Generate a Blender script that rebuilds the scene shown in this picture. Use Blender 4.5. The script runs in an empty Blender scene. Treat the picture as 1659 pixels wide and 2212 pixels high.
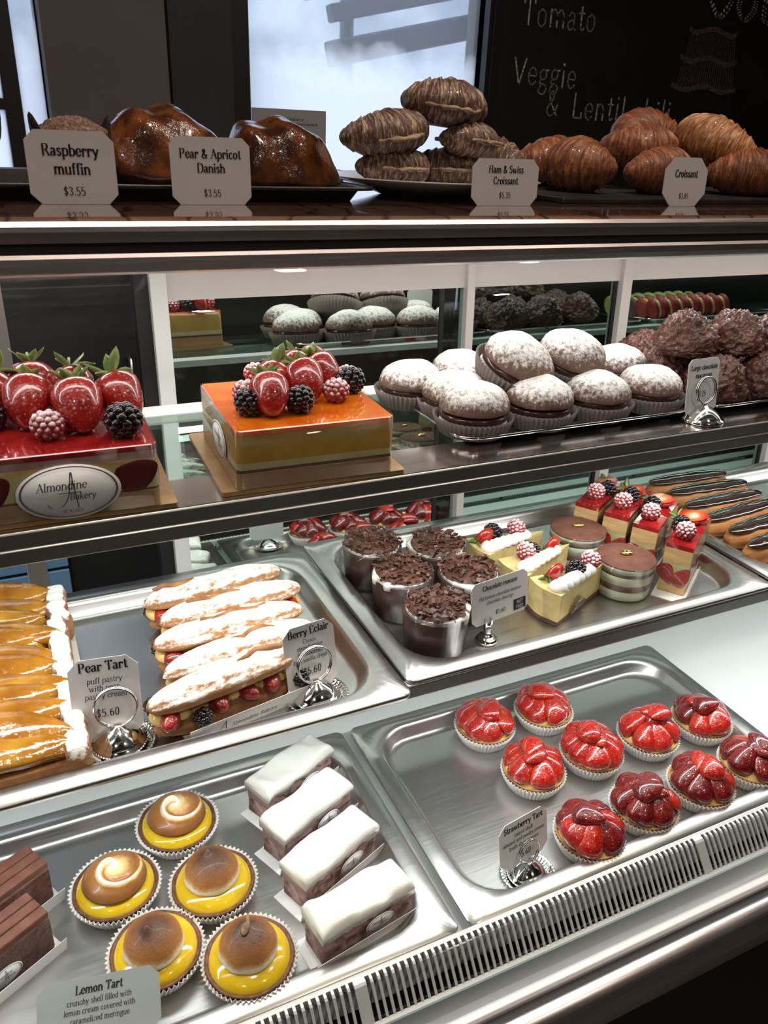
import bpy, math, random
from math import sin, cos, pi, radians, sqrt, atan2
from mathutils import Vector, Matrix, noise

random.seed(7)
SC = bpy.context.scene
COL = SC.collection
Z0 = 1.36                      # eye height; case heights below are given relative to it

# ------------------------------------------------------------------ camera
cam_d = bpy.data.cameras.new('camera')
cam = bpy.data.objects.new('camera', cam_d)
COL.objects.link(cam)
yaw, pit, rol = radians(26.24), radians(25.54), radians(-2.5)
fwd = Vector((sin(yaw)*cos(pit), cos(yaw)*cos(pit), -sin(pit)))
rgt = Vector((cos(yaw), -sin(yaw), 0))
dwn = fwd.cross(rgt)
r2 = rgt*cos(rol) + dwn*sin(rol)
d2 = -rgt*sin(rol) + dwn*cos(rol)
m = Matrix((r2, -d2, -fwd)).transposed().to_4x4()
m.translation = Vector((0, 0, Z0))
cam.matrix_world = m
cam_d.sensor_fit = 'VERTICAL'
cam_d.sensor_height = 24
cam_d.lens = 1712/2212*24
cam_d.clip_start = .01
cam_d.dof.use_dof = True
cam_d.dof.focus_distance = .95
cam_d.dof.aperture_fstop = 10
SC.camera = cam

# ------------------------------------------------------------------ world, lights, exposure
world = bpy.data.worlds.new('overcast_sky')
SC.world = world
world.use_nodes = True
wb = world.node_tree.nodes['Background']
wb.inputs[0].default_value = (.80, .87, 1, 1)
wb.inputs[1].default_value = 2.9
SC.view_settings.view_transform = 'Standard'
SC.view_settings.look = 'None'
SC.view_settings.exposure = 0.0
SC.view_settings.gamma = 1.0
SC.view_settings.use_curve_mapping = False

def area(name, loc, sx, sy, power, col=(1, 1, 1), rot=(0, 0, 0), spread=180):
    d = bpy.data.lights.new(name, 'AREA')
    d.shape = 'RECTANGLE'; d.size = sx; d.size_y = sy; d.energy = power; d.color = col
    d.spread = radians(spread)
    o = bpy.data.objects.new(name, d); COL.objects.link(o)
    o.location = loc; o.rotation_euler = rot
    return o
LX, LC = 2.5, .55              # the case's three lamp strips: length, centre
area('lamp_strip_upper', (LC, .80, Z0-.108), LX, .022, 4.2, (1, .93, .90))
area('lamp_strip_front', (LC, .640, Z0-.1015), LX, .016, 1.6, (1, .94, .92))
area('lamp_strip_middle', (LC, .665, Z0-.324), LX, .018, 5.0, (1, .95, .93), (radians(8), 0, 0))
area('lamp_strip_lower', (LC, .605, Z0-.536), LX, .018, 4.4, (.97, .99, 1), (radians(-4), 0, 0))
# warm ceiling downlights of the shop
DOWN = [(-.9, -.9, 9), (.9, -1.0, 9), (.2, .42, 16), (1.25, .42, 16)]
for i, (x, y, w) in enumerate(DOWN):
    area('ceiling_downlight', (x, y, 2.86), .10, .10, w, (1, .83, .70))

# ------------------------------------------------------------------ helpers
def me_new(name, v, f, smooth=True):
    me = bpy.data.meshes.new(name)
    me.from_pydata([tuple(p) for p in v], [], f)
    if smooth:
        me.polygons.foreach_set('use_smooth', [True]*len(me.polygons))
    me.update()
    return me
class B:
    """collects geometry for one mesh"""
    def __init__(s): s.v = []; s.f = []
    def add(s, v, f, M=None):
        o = len(s.v)
        s.v += [(M @ Vector(p)) for p in v] if M is not None else [Vector(p) for p in v]
        s.f += [tuple(i+o for i in q) for q in f]
        return s
    def box(s, c, d, M=None):
        x, y, z = c; a, b, h = d[0]/2, d[1]/2, d[2]/2
        v = [(x+i*a, y+j*b, z+k*h) for k in (-1, 1) for j in (-1, 1) for i in (-1, 1)]
        f = [(0, 2, 3, 1), (4, 5, 7, 6), (0, 1, 5, 4), (2, 6, 7, 3), (0, 4, 6, 2), (1, 3, 7, 5)]
        return s.add(v, f, M)
    def box2(s, a, b, M=None):
        return s.box([(p+q)/2 for p, q in zip(a, b)], [q-p for p, q in zip(a, b)], M)
    def rings(s, R, closed=True, cap0=True, cap1=True, M=None):
        n = len(R[0]); v = [p for r in R for p in r]; f = []
        for i in range(len(R)-1):
            for j in range(n if closed else n-1):
                k = (j+1) % n
                f.append((i*n+j, i*n+k, (i+1)*n+k, (i+1)*n+j))
        if cap0: f.append(tuple(range(n-1, -1, -1)))
        if cap1: f.append(tuple((len(R)-1)*n+j for j in range(n)))
        return s.add(v, f, M)
    def lathe(s, prof, n=32, rip=None, cap0=True, cap1=True, M=None):
        R = []
        for i, (r, z) in enumerate(prof):
            ring = []
            for j in range(n):
                t = 2*pi*j/n; rr = r + (rip(t, i) if rip else 0)
                ring.append((rr*cos(t), rr*sin(t), z))
            R.append(ring)
        return s.rings(R, True, cap0, cap1, M)
    def tube(s, path, r, n=8, closed=False, M=None):
        R = []; P = [Vector(p) for p in path]; N = len(P)
        for i, p in enumerate(P):
            t = (P[(i+1) % N]-P[i-1]) if closed else (P[min(i+1, N-1)]-P[max(i-1, 0)])
            t.normalize(); u = t.orthogonal() if i == 0 else (u0 - t*u0.dot(t))
            u.normalize(); w = t.cross(u); u0 = u
            rr = r(i/(N-1)) if callable(r) else r
            R.append([p + u*(rr*cos(2*pi*k/n)) + w*(rr*sin(2*pi*k/n)) for k in range(n)])
        if closed: R.append(R[0]); return s.rings(R, True, False, False, M)
        return s.rings(R, True, True, True, M)
    def prism(s, poly, z0, z1, M=None):
        return s.rings([[(x, y, z0) for x, y in poly], [(x, y, z1) for x, y in poly]], M=M)
    def ext(s, prof, x0, x1, M=None):
        """profile of (y,z) extruded along x"""
        return s.rings([[(x0, y, z) for y, z in prof], [(x1, y, z) for y, z in prof]], M=M)
    def blob(s, fn, nu=24, nv=14, M=None):
        v = [fn(Vector((0, 0, -1)))]; f = []
        for i in range(1, nv):
            a = pi*i/nv
            for j in range(nu):
                t = 2*pi*j/nu
                v.append(fn(Vector((sin(a)*cos(t), sin(a)*sin(t), -cos(a)))))
        v.append(fn(Vector((0, 0, 1)))); L = len(v)-1
        for j in range(nu):
            k = (j+1) % nu
            f.append((0, 1+k, 1+j)); f.append((L, L-nu+j, L-nu+k))
            for i in range(nv-2):
                f.append((1+i*nu+j, 1+i*nu+k, 1+(i+1)*nu+k, 1+(i+1)*nu+j))
        return s.add(v, f, M)
    def me(s, name, smooth=True): return me_new(name, s.v, s.f, smooth)
def T(x=0, y=0, z=0): return Matrix.Translation((x, y, z))
def RX(a): return Matrix.Rotation(a, 4, 'X')
def RY(a): return Matrix.Rotation(a, 4, 'Y')
def RZ(a): return Matrix.Rotation(a, 4, 'Z')
def SCL(x, y=None, z=None): return Matrix.Diagonal((x, x if y is None else y, x if z is None else z, 1))
def fn3(p, s=1): return noise.noise(Vector(p)*s)

def obj(name, me, mat, parent=None, loc=(0, 0, 0), rot=(0, 0, 0), scl=None, kind=None, label=None, M=None, auto=False):
    if isinstance(me, B): me = me.me(name)
    o = bpy.data.objects.new(name, me); COL.objects.link(o)
    if not me.materials: me.materials.append(mat)
    elif me.materials[0] != mat:
        o.material_slots[0].link = 'OBJECT'; o.material_slots[0].material = mat
    if parent: o.parent = parent
    if M is not None: o.matrix_local = M
    else:
        o.location = loc; o.rotation_euler = rot
        if scl: o.scale = scl if hasattr(scl, '__len__') else (scl, scl, scl)
    if kind: o['kind'] = kind
    if label: o['label'] = label
    if auto: crease(me)
    return o
def crease(me, ang=35):
    me.set_sharp_from_angle(angle=radians(ang))
def bev(o, w=.001, seg=2):
    b = o.modifiers.new('bevel', 'BEVEL'); b.width = w; b.segments = seg; b.limit_method = 'ANGLE'; b.angle_limit = radians(35)
    return o
def solid(o, t=.0008, off=-1):
    b = o.modifiers.new('solid', 'SOLIDIFY'); b.thickness = t; b.offset = off
    return o
def tag(o, label, cat, group=None):
    o['label'] = label; o['category'] = cat
    if group: o['group'] = group
    return o
def thing(name, label, cat, loc, rz=0, group=None, rx=0, ry=0):
    o = bpy.data.objects.new(name, None); COL.objects.link(o)
    o.empty_display_size = .02
    o.location = (loc[0], loc[1], loc[2]+Z0); o.rotation_euler = (rx, ry, rz)
    return tag(o, label, cat, group)
def struct(o): o['kind'] = 'structure'; return o

# ------------------------------------------------------------------ materials
MATS = {}
def nodes(name):
    m = bpy.data.materials.new(name); m.use_nodes = True
    nt = m.node_tree; bs = nt.nodes['Principled BSDF']; MATS[name] = m
    return m, nt, bs
def setp(bs, **k):
    for a, b in k.items(): bs.inputs[a].default_value = b
def rgba(c): return (c[0], c[1], c[2], 1)
def coords(nt, vec='Object', scl=(1, 1, 1)):
    tc = nt.nodes.new('ShaderNodeTexCoord'); mp = nt.nodes.new('ShaderNodeMapping')
    mp.inputs['Scale'].default_value = scl
    nt.links.new(tc.outputs[vec], mp.inputs[0]); return mp.outputs[0]
def noise_n(nt, co, scale, detail=4, rough=.55):
    n = nt.nodes.new('ShaderNodeTexNoise'); n.inputs['Scale'].default_value = scale
    n.inputs['Detail'].default_value = detail; n.inputs['Roughness'].default_value = rough
    nt.links.new(co, n.inputs['Vector']); return n.outputs['Fac']
def ramp(nt, fac, stops):
    r = nt.nodes.new('ShaderNodeValToRGB'); e = r.color_ramp.elements
    while len(e) < len(stops): e.new(.5)
    for q, (p, c) in zip(e, stops): q.position = p; q.color = rgba(c) if len(c) == 3 else c
    nt.links.new(fac, r.inputs[0]); return r.outputs[0]
def mth(nt, op, a, b=None, c=None):
    n = nt.nodes.new('ShaderNodeMath'); n.operation = op
    for i, x in enumerate((a, b, c)):
        if x is None: continue
        if hasattr(x, 'is_linked'): nt.links.new(x, n.inputs[i])
        else: n.inputs[i].default_value = x
    return n.outputs[0]
def mixc(nt, fac, a, b):
    n = nt.nodes.new('ShaderNodeMix'); n.data_type = 'RGBA'
    if hasattr(fac, 'is_linked'): nt.links.new(fac, n.inputs[0])
    else: n.inputs[0].default_value = fac
    for x, i in ((a, 6), (b, 7)):
        if hasattr(x, 'is_linked'): nt.links.new(x, n.inputs[i])
        else: n.inputs[i].default_value = rgba(x)
    return n.outputs[2]
def bump(nt, bs, h, st, dist=.001):
    b = nt.nodes.new('ShaderNodeBump'); b.inputs['Strength'].default_value = st
    b.inputs['Distance'].default_value = dist
    nt.links.new(h, b.inputs['Height']); nt.links.new(b.outputs[0], bs.inputs['Normal'])
def M(name, c, rough=.5, metal=0, c2=None, ns=60, lo=.35, hi=.65, bp=0, bs_=None, coat=0, sss=0, spec=.5, scl=(1, 1, 1), detail=4, bd=.001, trans=0, ior=1.45, alpha=1):
    m, nt, bs = nodes(name)
    setp(bs, Roughness=rough, Metallic=metal)
    bs.inputs['Base Color'].default_value = rgba(c)
    bs.inputs['Coat Weight'].default_value = coat; bs.inputs['Coat Roughness'].default_value = .05
    bs.inputs['Specular IOR Level'].default_value = spec
    bs.inputs['IOR'].default_value = ior
    bs.inputs['Transmission Weight'].default_value = trans
    bs.inputs['Alpha'].default_value = alpha
    if sss:
        bs.inputs['Subsurface Weight'].default_value = sss; bs.inputs['Subsurface Scale'].default_value = .004
        bs.inputs['Subsurface Radius'].default_value = (1, .5, .3)
    if c2 or bp:
        co = coords(nt, 'Object', scl); n = noise_n(nt, co, ns, detail)
        if c2: nt.links.new(ramp(nt, n, [(lo, c), (hi, c2)]), bs.inputs['Base Color'])
        if bp: bump(nt, bs, noise_n(nt, co, bs_ or ns, detail), bp, bd)
    return m
def powder(name, c, c2, cov=.5, ns=90, nz=.5, sugar=(.93, .90, .87), rough=.75, bp=.5, scl=(1, 1, 1), soft=.12, bns=260):
    """baked crust with sugar lying on what faces up"""
    m, nt, bs = nodes(name); setp(bs, Roughness=rough)
    co = coords(nt, 'Object', scl)
    base = ramp(nt, noise_n(nt, co, ns*.5), [(.35, c), (.65, c2)])
    g = nt.nodes.new('ShaderNodeNewGeometry'); sx = nt.nodes.new('ShaderNodeSeparateXYZ')
    nt.links.new(g.outputs['Normal'], sx.inputs[0])
    n = noise_n(nt, co, ns, 6, .7)
    v = mth(nt, 'ADD', mth(nt, 'MULTIPLY', sx.outputs[2], nz), n)
    fac = ramp(nt, v, [(1-cov-soft, (0, 0, 0)), (1-cov+soft, (1, 1, 1))])
    nt.links.new(mixc(nt, fac, base, sugar), bs.inputs['Base Color'])
    bump(nt, bs, noise_n(nt, co, bns, 5, .65), bp, .0012)
    return m
def berry(name, c, c2, seed=(.75, .55, .2), coat=1, rough=.25):
    """strawberry skin: seeds in dimples"""
    m, nt, bs = nodes(name)
    co = coords(nt, 'Object')
    v = nt.nodes.new('ShaderNodeTexVoronoi'); v.inputs['Scale'].default_value = 400
    v.inputs['Randomness'].default_value = .45
    nt.links.new(co, v.inputs['Vector'])
    base = ramp(nt, noise_n(nt, co, 70, 2), [(.35, c), (.65, c2)])
    dots = ramp(nt, v.outputs['Distance'], [(.16, (1, 1, 1)), (.24, (0, 0, 0))])
    nt.links.new(mixc(nt, mth(nt, 'MULTIPLY', dots, .28), base, seed), bs.inputs['Base Color'])
    bump(nt, bs, mth(nt, 'ADD', mth(nt, 'MULTIPLY', ramp(nt, v.outputs['Distance'], [(.1, (0, 0, 0)), (.5, (1, 1, 1))]), .25), mth(nt, 'MULTIPLY', noise_n(nt, co, 130, 3), 1.4)), .4, .002)
    setp(bs, Roughness=rough)
    bs.inputs['Coat Weight'].default_value = coat; bs.inputs['Coat Roughness'].default_value = .06
    bs.inputs['Subsurface Weight'].default_value = .15; bs.inputs['Subsurface Scale'].default_value = .003
    return m
def clear(name, tint=(1, 1, 1), refl=1.0, ior=1.45, rough=.0):
    """thin clear sheet: transparent with Fresnel reflection"""
    m = bpy.data.materials.new(name); m.use_nodes = True; nt = m.node_tree
    nt.nodes.clear()
    out = nt.nodes.new('ShaderNodeOutputMaterial'); mx = nt.nodes.new('ShaderNodeMixShader')
    tr = nt.nodes.new('ShaderNodeBsdfTransparent'); gl = nt.nodes.new('ShaderNodeBsdfGlossy')
    fr = nt.nodes.new('ShaderNodeFresnel'); ge = nt.nodes.new('ShaderNodeNewGeometry')      # same reflection from either side of the sheet
    nt.links.new(mth(nt, 'ADD', mth(nt, 'MULTIPLY', ge.outputs['Backfacing'], 1/ior-ior), ior), fr.inputs[0])
    tr.inputs[0].default_value = rgba(tint); gl.inputs['Roughness'].default_value = rough
    k = mth(nt, 'MULTIPLY', fr.outputs[0], refl)
    nt.links.new(k, mx.inputs[0]); nt.links.new(tr.outputs[0], mx.inputs[1]); nt.links.new(gl.outputs[0], mx.inputs[2])
    nt.links.new(mx.outputs[0], out.inputs[0]); MATS[name] = m
    return m
def steel(name, c, rough, ns=(3, 90, 90), var=.10, bp=.02):
    m, nt, bs = nodes(name); setp(bs, Metallic=1.0)
    bs.inputs['Base Color'].default_value = rgba(c)
    co = coords(nt, 'Object', ns); n = noise_n(nt, co, 6, 5, .6)
    rr = nt.nodes.new('ShaderNodeMapRange'); rr.inputs[3].default_value = rough-var; rr.inputs[4].default_value = rough+var
    nt.links.new(n, rr.inputs[0]); nt.links.new(rr.outputs[0], bs.inputs['Roughness'])
    if bp: bump(nt, bs, n, bp, .0005)
    return m

SLATM = M('bright_aluminium', (.62, .62, .62), .45, .35)
STEEL = steel('brushed_steel', (.54, .525, .515), .32)
ALU = steel('satin_aluminium', (.72, .68, .68), .36)
CHROME = steel('polished_chrome', (.74, .73, .72), .10, (20, 20, 20), .04, 0)
DARKTRAY = M('dark_pan', (.06, .055, .05), .35, .7, c2=(.10, .09, .085), ns=40)
WHITE = M('white_enamel', (.82, .84, .83), .35)
PINKWHITE = M('cream_painted_metal', (.66, .62, .59), .45)
BLACK = M('black_rubber', (.012, .012, .013), .5)
BODY = M('charcoal_laminate', (.008, .008, .009), .5)
DARK = M('dark_grey_paint', (.022, .023, .026), .5, c2=(.03, .031, .034), ns=9)
GREYEDGE = steel('grey_anodised_edge', (.36, .35, .34), .38, (3, 60, 60), .08, 0)
GLASS = clear('clear_glass', (.96, .985, .975), .55)
GUARD = clear('guard_glass', (.97, .98, .98), .8)
SHELFGLASS = clear('green_shelf_glass', (.80, .90, .86), .9)
CUP = clear('clear_plastic', (.96, .96, .96), .35)
CELLO = clear('cellophane', (.98, .98, .98), .5)
m, nt, bs = nodes('mirror'); setp(bs, Metallic=1.0, Roughness=.015); bs.inputs['Base Color'].default_value = (.50, .575, .54, 1); MIRROR = m
m, nt, bs = nodes('pink_marble')
co = coords(nt, 'Object'); v1 = noise_n(nt, co, 14, 8, .7); wv = nt.nodes.new('ShaderNodeTexWave')
wv.inputs['Scale'].default_value = 7; wv.inputs['Distortion'].default_value = 14; wv.inputs['Detail'].default_value = 5
nt.links.new(co, wv.inputs['Vector'])
nt.links.new(mixc(nt, ramp(nt, wv.outputs['Fac'], [(.0, (1, 1, 1)), (.08, (0, 0, 0))]), ramp(nt, v1, [(.3, (.10, .050, .035)), (.7, (.20, .115, .08))]), (.05, .022, .014)), bs.inputs['Base Color'])
setp(bs, Roughness=.08); bs.inputs['Coat Weight'].default_value = 1; bs.inputs['Coat Roughness'].default_value = .03; MARBLE = m
PAPER = M('white_paper', (.62, .60, .59), .6)
CARD = M('white_card', (.80, .79, .78), .5)
SIGN = M('laminated_card', (.72, .69, .69), .33)
INK = M('black_ink', (.012, .012, .013), .5)
INKGREY = M('grey_ink', (.10, .10, .10), .5)
CHALK = M('white_chalk', (.60, .58, .55), .9, c2=(.10, .10, .10), ns=120, lo=.40, hi=.66)
PINKREFL = M('pink_pendant_reflection', (.11, .07, .075), .9, c2=(.02, .018, .018), ns=90)
BOARD = M('chalkboard', (.006, .005, .005), .55, c2=(.011, .010, .009), ns=5)
LINER = M('paper_liner', (.66, .61, .56), .7, sss=.0)
LINERB = M('pale_brown_liner', (.19, .155, .14), .7)
LINERW = M('white_liner', (.72, .69, .67), .7)
SHELL = M('tart_shell', (.10, .035, .02), .55, c2=(.20, .08, .04), ns=160, bp=.4, bs_=300)
SHELLG = M('golden_shell', (.50, .24, .08), .6, c2=(.62, .36, .15), ns=120, bp=.4, bs_=300)
LEMON = M('lemon_curd', (.68, .42, .012), .12, coat=.8, sss=.15, c2=(.74, .50, .02), ns=30)
CUSTARD = M('custard', (.80, .54, .16), .3, coat=.4, c2=(.85, .62, .25), ns=60)
CREAM = M('whipped_cream', (.90, .87, .82), .45, sss=.25, bp=.08, bs_=160)
FROST = M('white_frosting', (.88, .85, .79), .22, coat=.25, sss=.2)
CHEESEB = M('chocolate_crumb', (.17, .085, .075), .7, c2=(.52, .34, .31), ns=55, lo=.42, hi=.62, bp=.5, bs_=200)
PINKL = M('pink_mousse', (.50, .33, .31), .6, c2=(.36, .18, .17), ns=60, bp=.2, bs_=180)
COCOA = M('cocoa_powder', (.14, .052, .034), .85, c2=(.20, .080, .055), ns=70, bp=.4, bs_=350)
CHOC = M('dark_chocolate', (.050, .022, .015), .25, coat=.4, c2=(.075, .034, .022), ns=50)
CHOCG = M('chocolate_glaze', (.030, .012, .008), .12, coat=1, bp=.1, bs_=70, bd=.002)
CHOCM = M('milk_chocolate', (.16, .058, .036), .35, c2=(.07, .026, .016), coat=.3, ns=110, bp=.9, bs_=150, bd=.004)
SHAVE = M('chocolate_shaving', (.12, .050, .034), .4, c2=(.065, .027, .019), ns=25)
MOUSSE = M('chocolate_mousse', (.060, .028, .020), .4, c2=(.085, .042, .030), ns=40, coat=.3)
PASTRY = M('golden_pastry', (.42, .19, .07), .6, c2=(.24, .095, .035), ns=70, bp=.5, bs_=220)
BROWNCAKE = M('brown_sponge', (.17, .08, .055), .7, c2=(.10, .045, .03), ns=80, bp=.4, bs_=260)
SPONGE = M('yellow_sponge', (.70, .47, .22), .75, c2=(.56, .34, .14), ns=90, bp=.5, bs_=260, scl=(.4, .4, 1.6))
SUGARCHOUX = powder('sugared_choux', (.36, .16, .06), (.50, .26, .12), .30, 190, .30, scl=(.4, 1, 1), soft=.07)
SUGARPUFF = powder('sugared_puff_pastry', (.30, .13, .06), (.44, .22, .10), .32, 170, .42, scl=(1, .5, 1), bp=.9, soft=.08)
SUGARPIE = powder('sugared_chocolate_bun', (.16, .085, .065), (.22, .13, .10), .27, 210, .40, bp=.7, soft=.12)
RASPS = powder('sugared_raspberry', (.30, .022, .03), (.42, .05, .05), .33, 260, .34, sugar=(.85, .70, .73), rough=.5, bp=.1)
RASP = M('raspberry', (.40, .025, .035), .35, c2=(.28, .012, .022), ns=40, coat=.2, sss=.15)
BLACKB = M('blackberry', (.010, .006, .010), .18, coat=.7)
STRAW = berry('strawberry_skin', (.40, .010, .007), (.54, .026, .012), (.85, .55, .25))
STRAWD = berry('shaded_dark_strawberry_skin', (.12, .004, .006), (.22, .009, .009), (.5, .3, .12))  # darker berries, with front-row shade also put into the colour
STRAWC = berry('glazed_strawberry', (.24, .008, .007), (.38, .014, .010))
m, nt, bs = nodes('cut_strawberry')
co = coords(nt, 'Object'); gr = nt.nodes.new('ShaderNodeVectorMath'); gr.operation = 'LENGTH'; nt.links.new(co, gr.inputs[0])
nt.links.new(ramp(nt, mth(nt, 'ADD', mth(nt, 'MULTIPLY', gr.outputs['Value'], 55), mth(nt, 'MULTIPLY', noise_n(nt, co, 160, 4), .25)), [(.25, (.95, .62, .42)), (.55, (.85, .16, .05)), (.9, (.55, .02, .012))]), bs.inputs['Base Color'])
setp(bs, Roughness=.25); bs.inputs['Coat Weight'].default_value = .6; CUTST = m
LEAF = M('green_leaf', (.10, .17, .03), .5, c2=(.30, .36, .12), ns=60, coat=.2)
REDJEL = M('red_jelly', (.26, .008, .010), .1, coat=1, c2=(.40, .018, .016), ns=45)
ORJEL = M('mango_jelly', (.78, .12, .006), .1, coat=1, c2=(.86, .22, .012), ns=35)
MANGOM = M('mango_mousse', (.46, .26, .035), .55, c2=(.52, .32, .06), ns=60)
PALEM = M('pale_mousse', (.50, .44, .20), .55, c2=(.58, .54, .30), ns=40)
GOLD = M('gold_board', (.40, .24, .11), .35, .6, c2=(.46, .30, .15), ns=120)
KRAFT = M('brown_band', (.30, .17, .075), .45, c2=(.34, .20, .09), ns=30)
PISTA = M('mint_cream', (.50, .55, .36), .5, c2=(.58, .62, .44), ns=50, coat=.3)
GOLDLEAF = M('gold_leaf', (.80, .55, .16), .25, 1.0, bp=.4, bs_=300)
CHEESE = M('cheesecake', (.74, .60, .30), .45, c2=(.66, .48, .17), ns=60, bp=.25, bs_=240)
PEARG = M('glazed_pear', (.26, .085, .008), .14, coat=1, c2=(.46, .19, .02), ns=38, sss=.12, lo=.3, hi=.7, bp=.5, bs_=45, bd=.006)
PEARL = M('pale_glazed_pear', (.52, .25, .03), .14, coat=1, c2=(.34, .13, .012), ns=38, sss=.12, bp=.5, bs_=45, bd=.006)
def flaky(name, c, c2, c3):
    """laminated crust: streaks run round the roll along the stored (turn, angle) coordinates"""
    m, nt, bs = nodes(name)
    at = nt.nodes.new('ShaderNodeAttribute'); at.attribute_name = 'roll'
    mp = nt.nodes.new('ShaderNodeMapping'); mp.inputs['Scale'].default_value = (3.2, .5, 1); nt.links.new(at.outputs['Vector'], mp.inputs[0])
    n = noise_n(nt, mp.outputs[0], 1.6, 4, .6); n2 = noise_n(nt, coords(nt), 140, 4)
    v = mth(nt, 'ADD', mth(nt, 'MULTIPLY', n, .8), mth(nt, 'MULTIPLY', n2, .25))
    nt.links.new(ramp(nt, v, [(.36, c2), (.52, c), (.66, c3)]), bs.inputs['Base Color'])
    bump(nt, bs, v, .8, .003); setp(bs, Roughness=.5); bs.inputs['Coat Weight'].default_value = .15
    return m
CROIS = flaky('baked_croissant', (.20, .058, .018), (.075, .021, .008), (.38, .14, .045))
CROISL = flaky('light_croissant', (.34, .13, .042), (.13, .04, .014), (.58, .34, .16))
CROISD = flaky('dark_croissant', (.12, .055, .035), (.035, .016, .011), (.46, .34, .23))
CRUMB = M('pale_croissant_crumb', (.40, .29, .19), .7, c2=(.12, .06, .04), ns=90, bp=.6, bs_=160)
DANISH = M('glazed_danish', (.20, .058, .012), .2, coat=1, c2=(.055, .018, .008), ns=48, bp=.6, bs_=120, bd=.003, lo=.38, hi=.6)
MUFFIN = M('muffin_crumb', (.15, .08, .055), .8, c2=(.32, .22, .17), ns=260, lo=.5, hi=.62, bp=1, bs_=260, bd=.003)
TULIP = M('dark_tulip_paper', (.025, .016, .014), .6)
PLATE = M('white_china', (.62, .61, .62), .2, coat=.4)
GREENISH = M('green_decor', (.35, .42, .2), .5)

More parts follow.
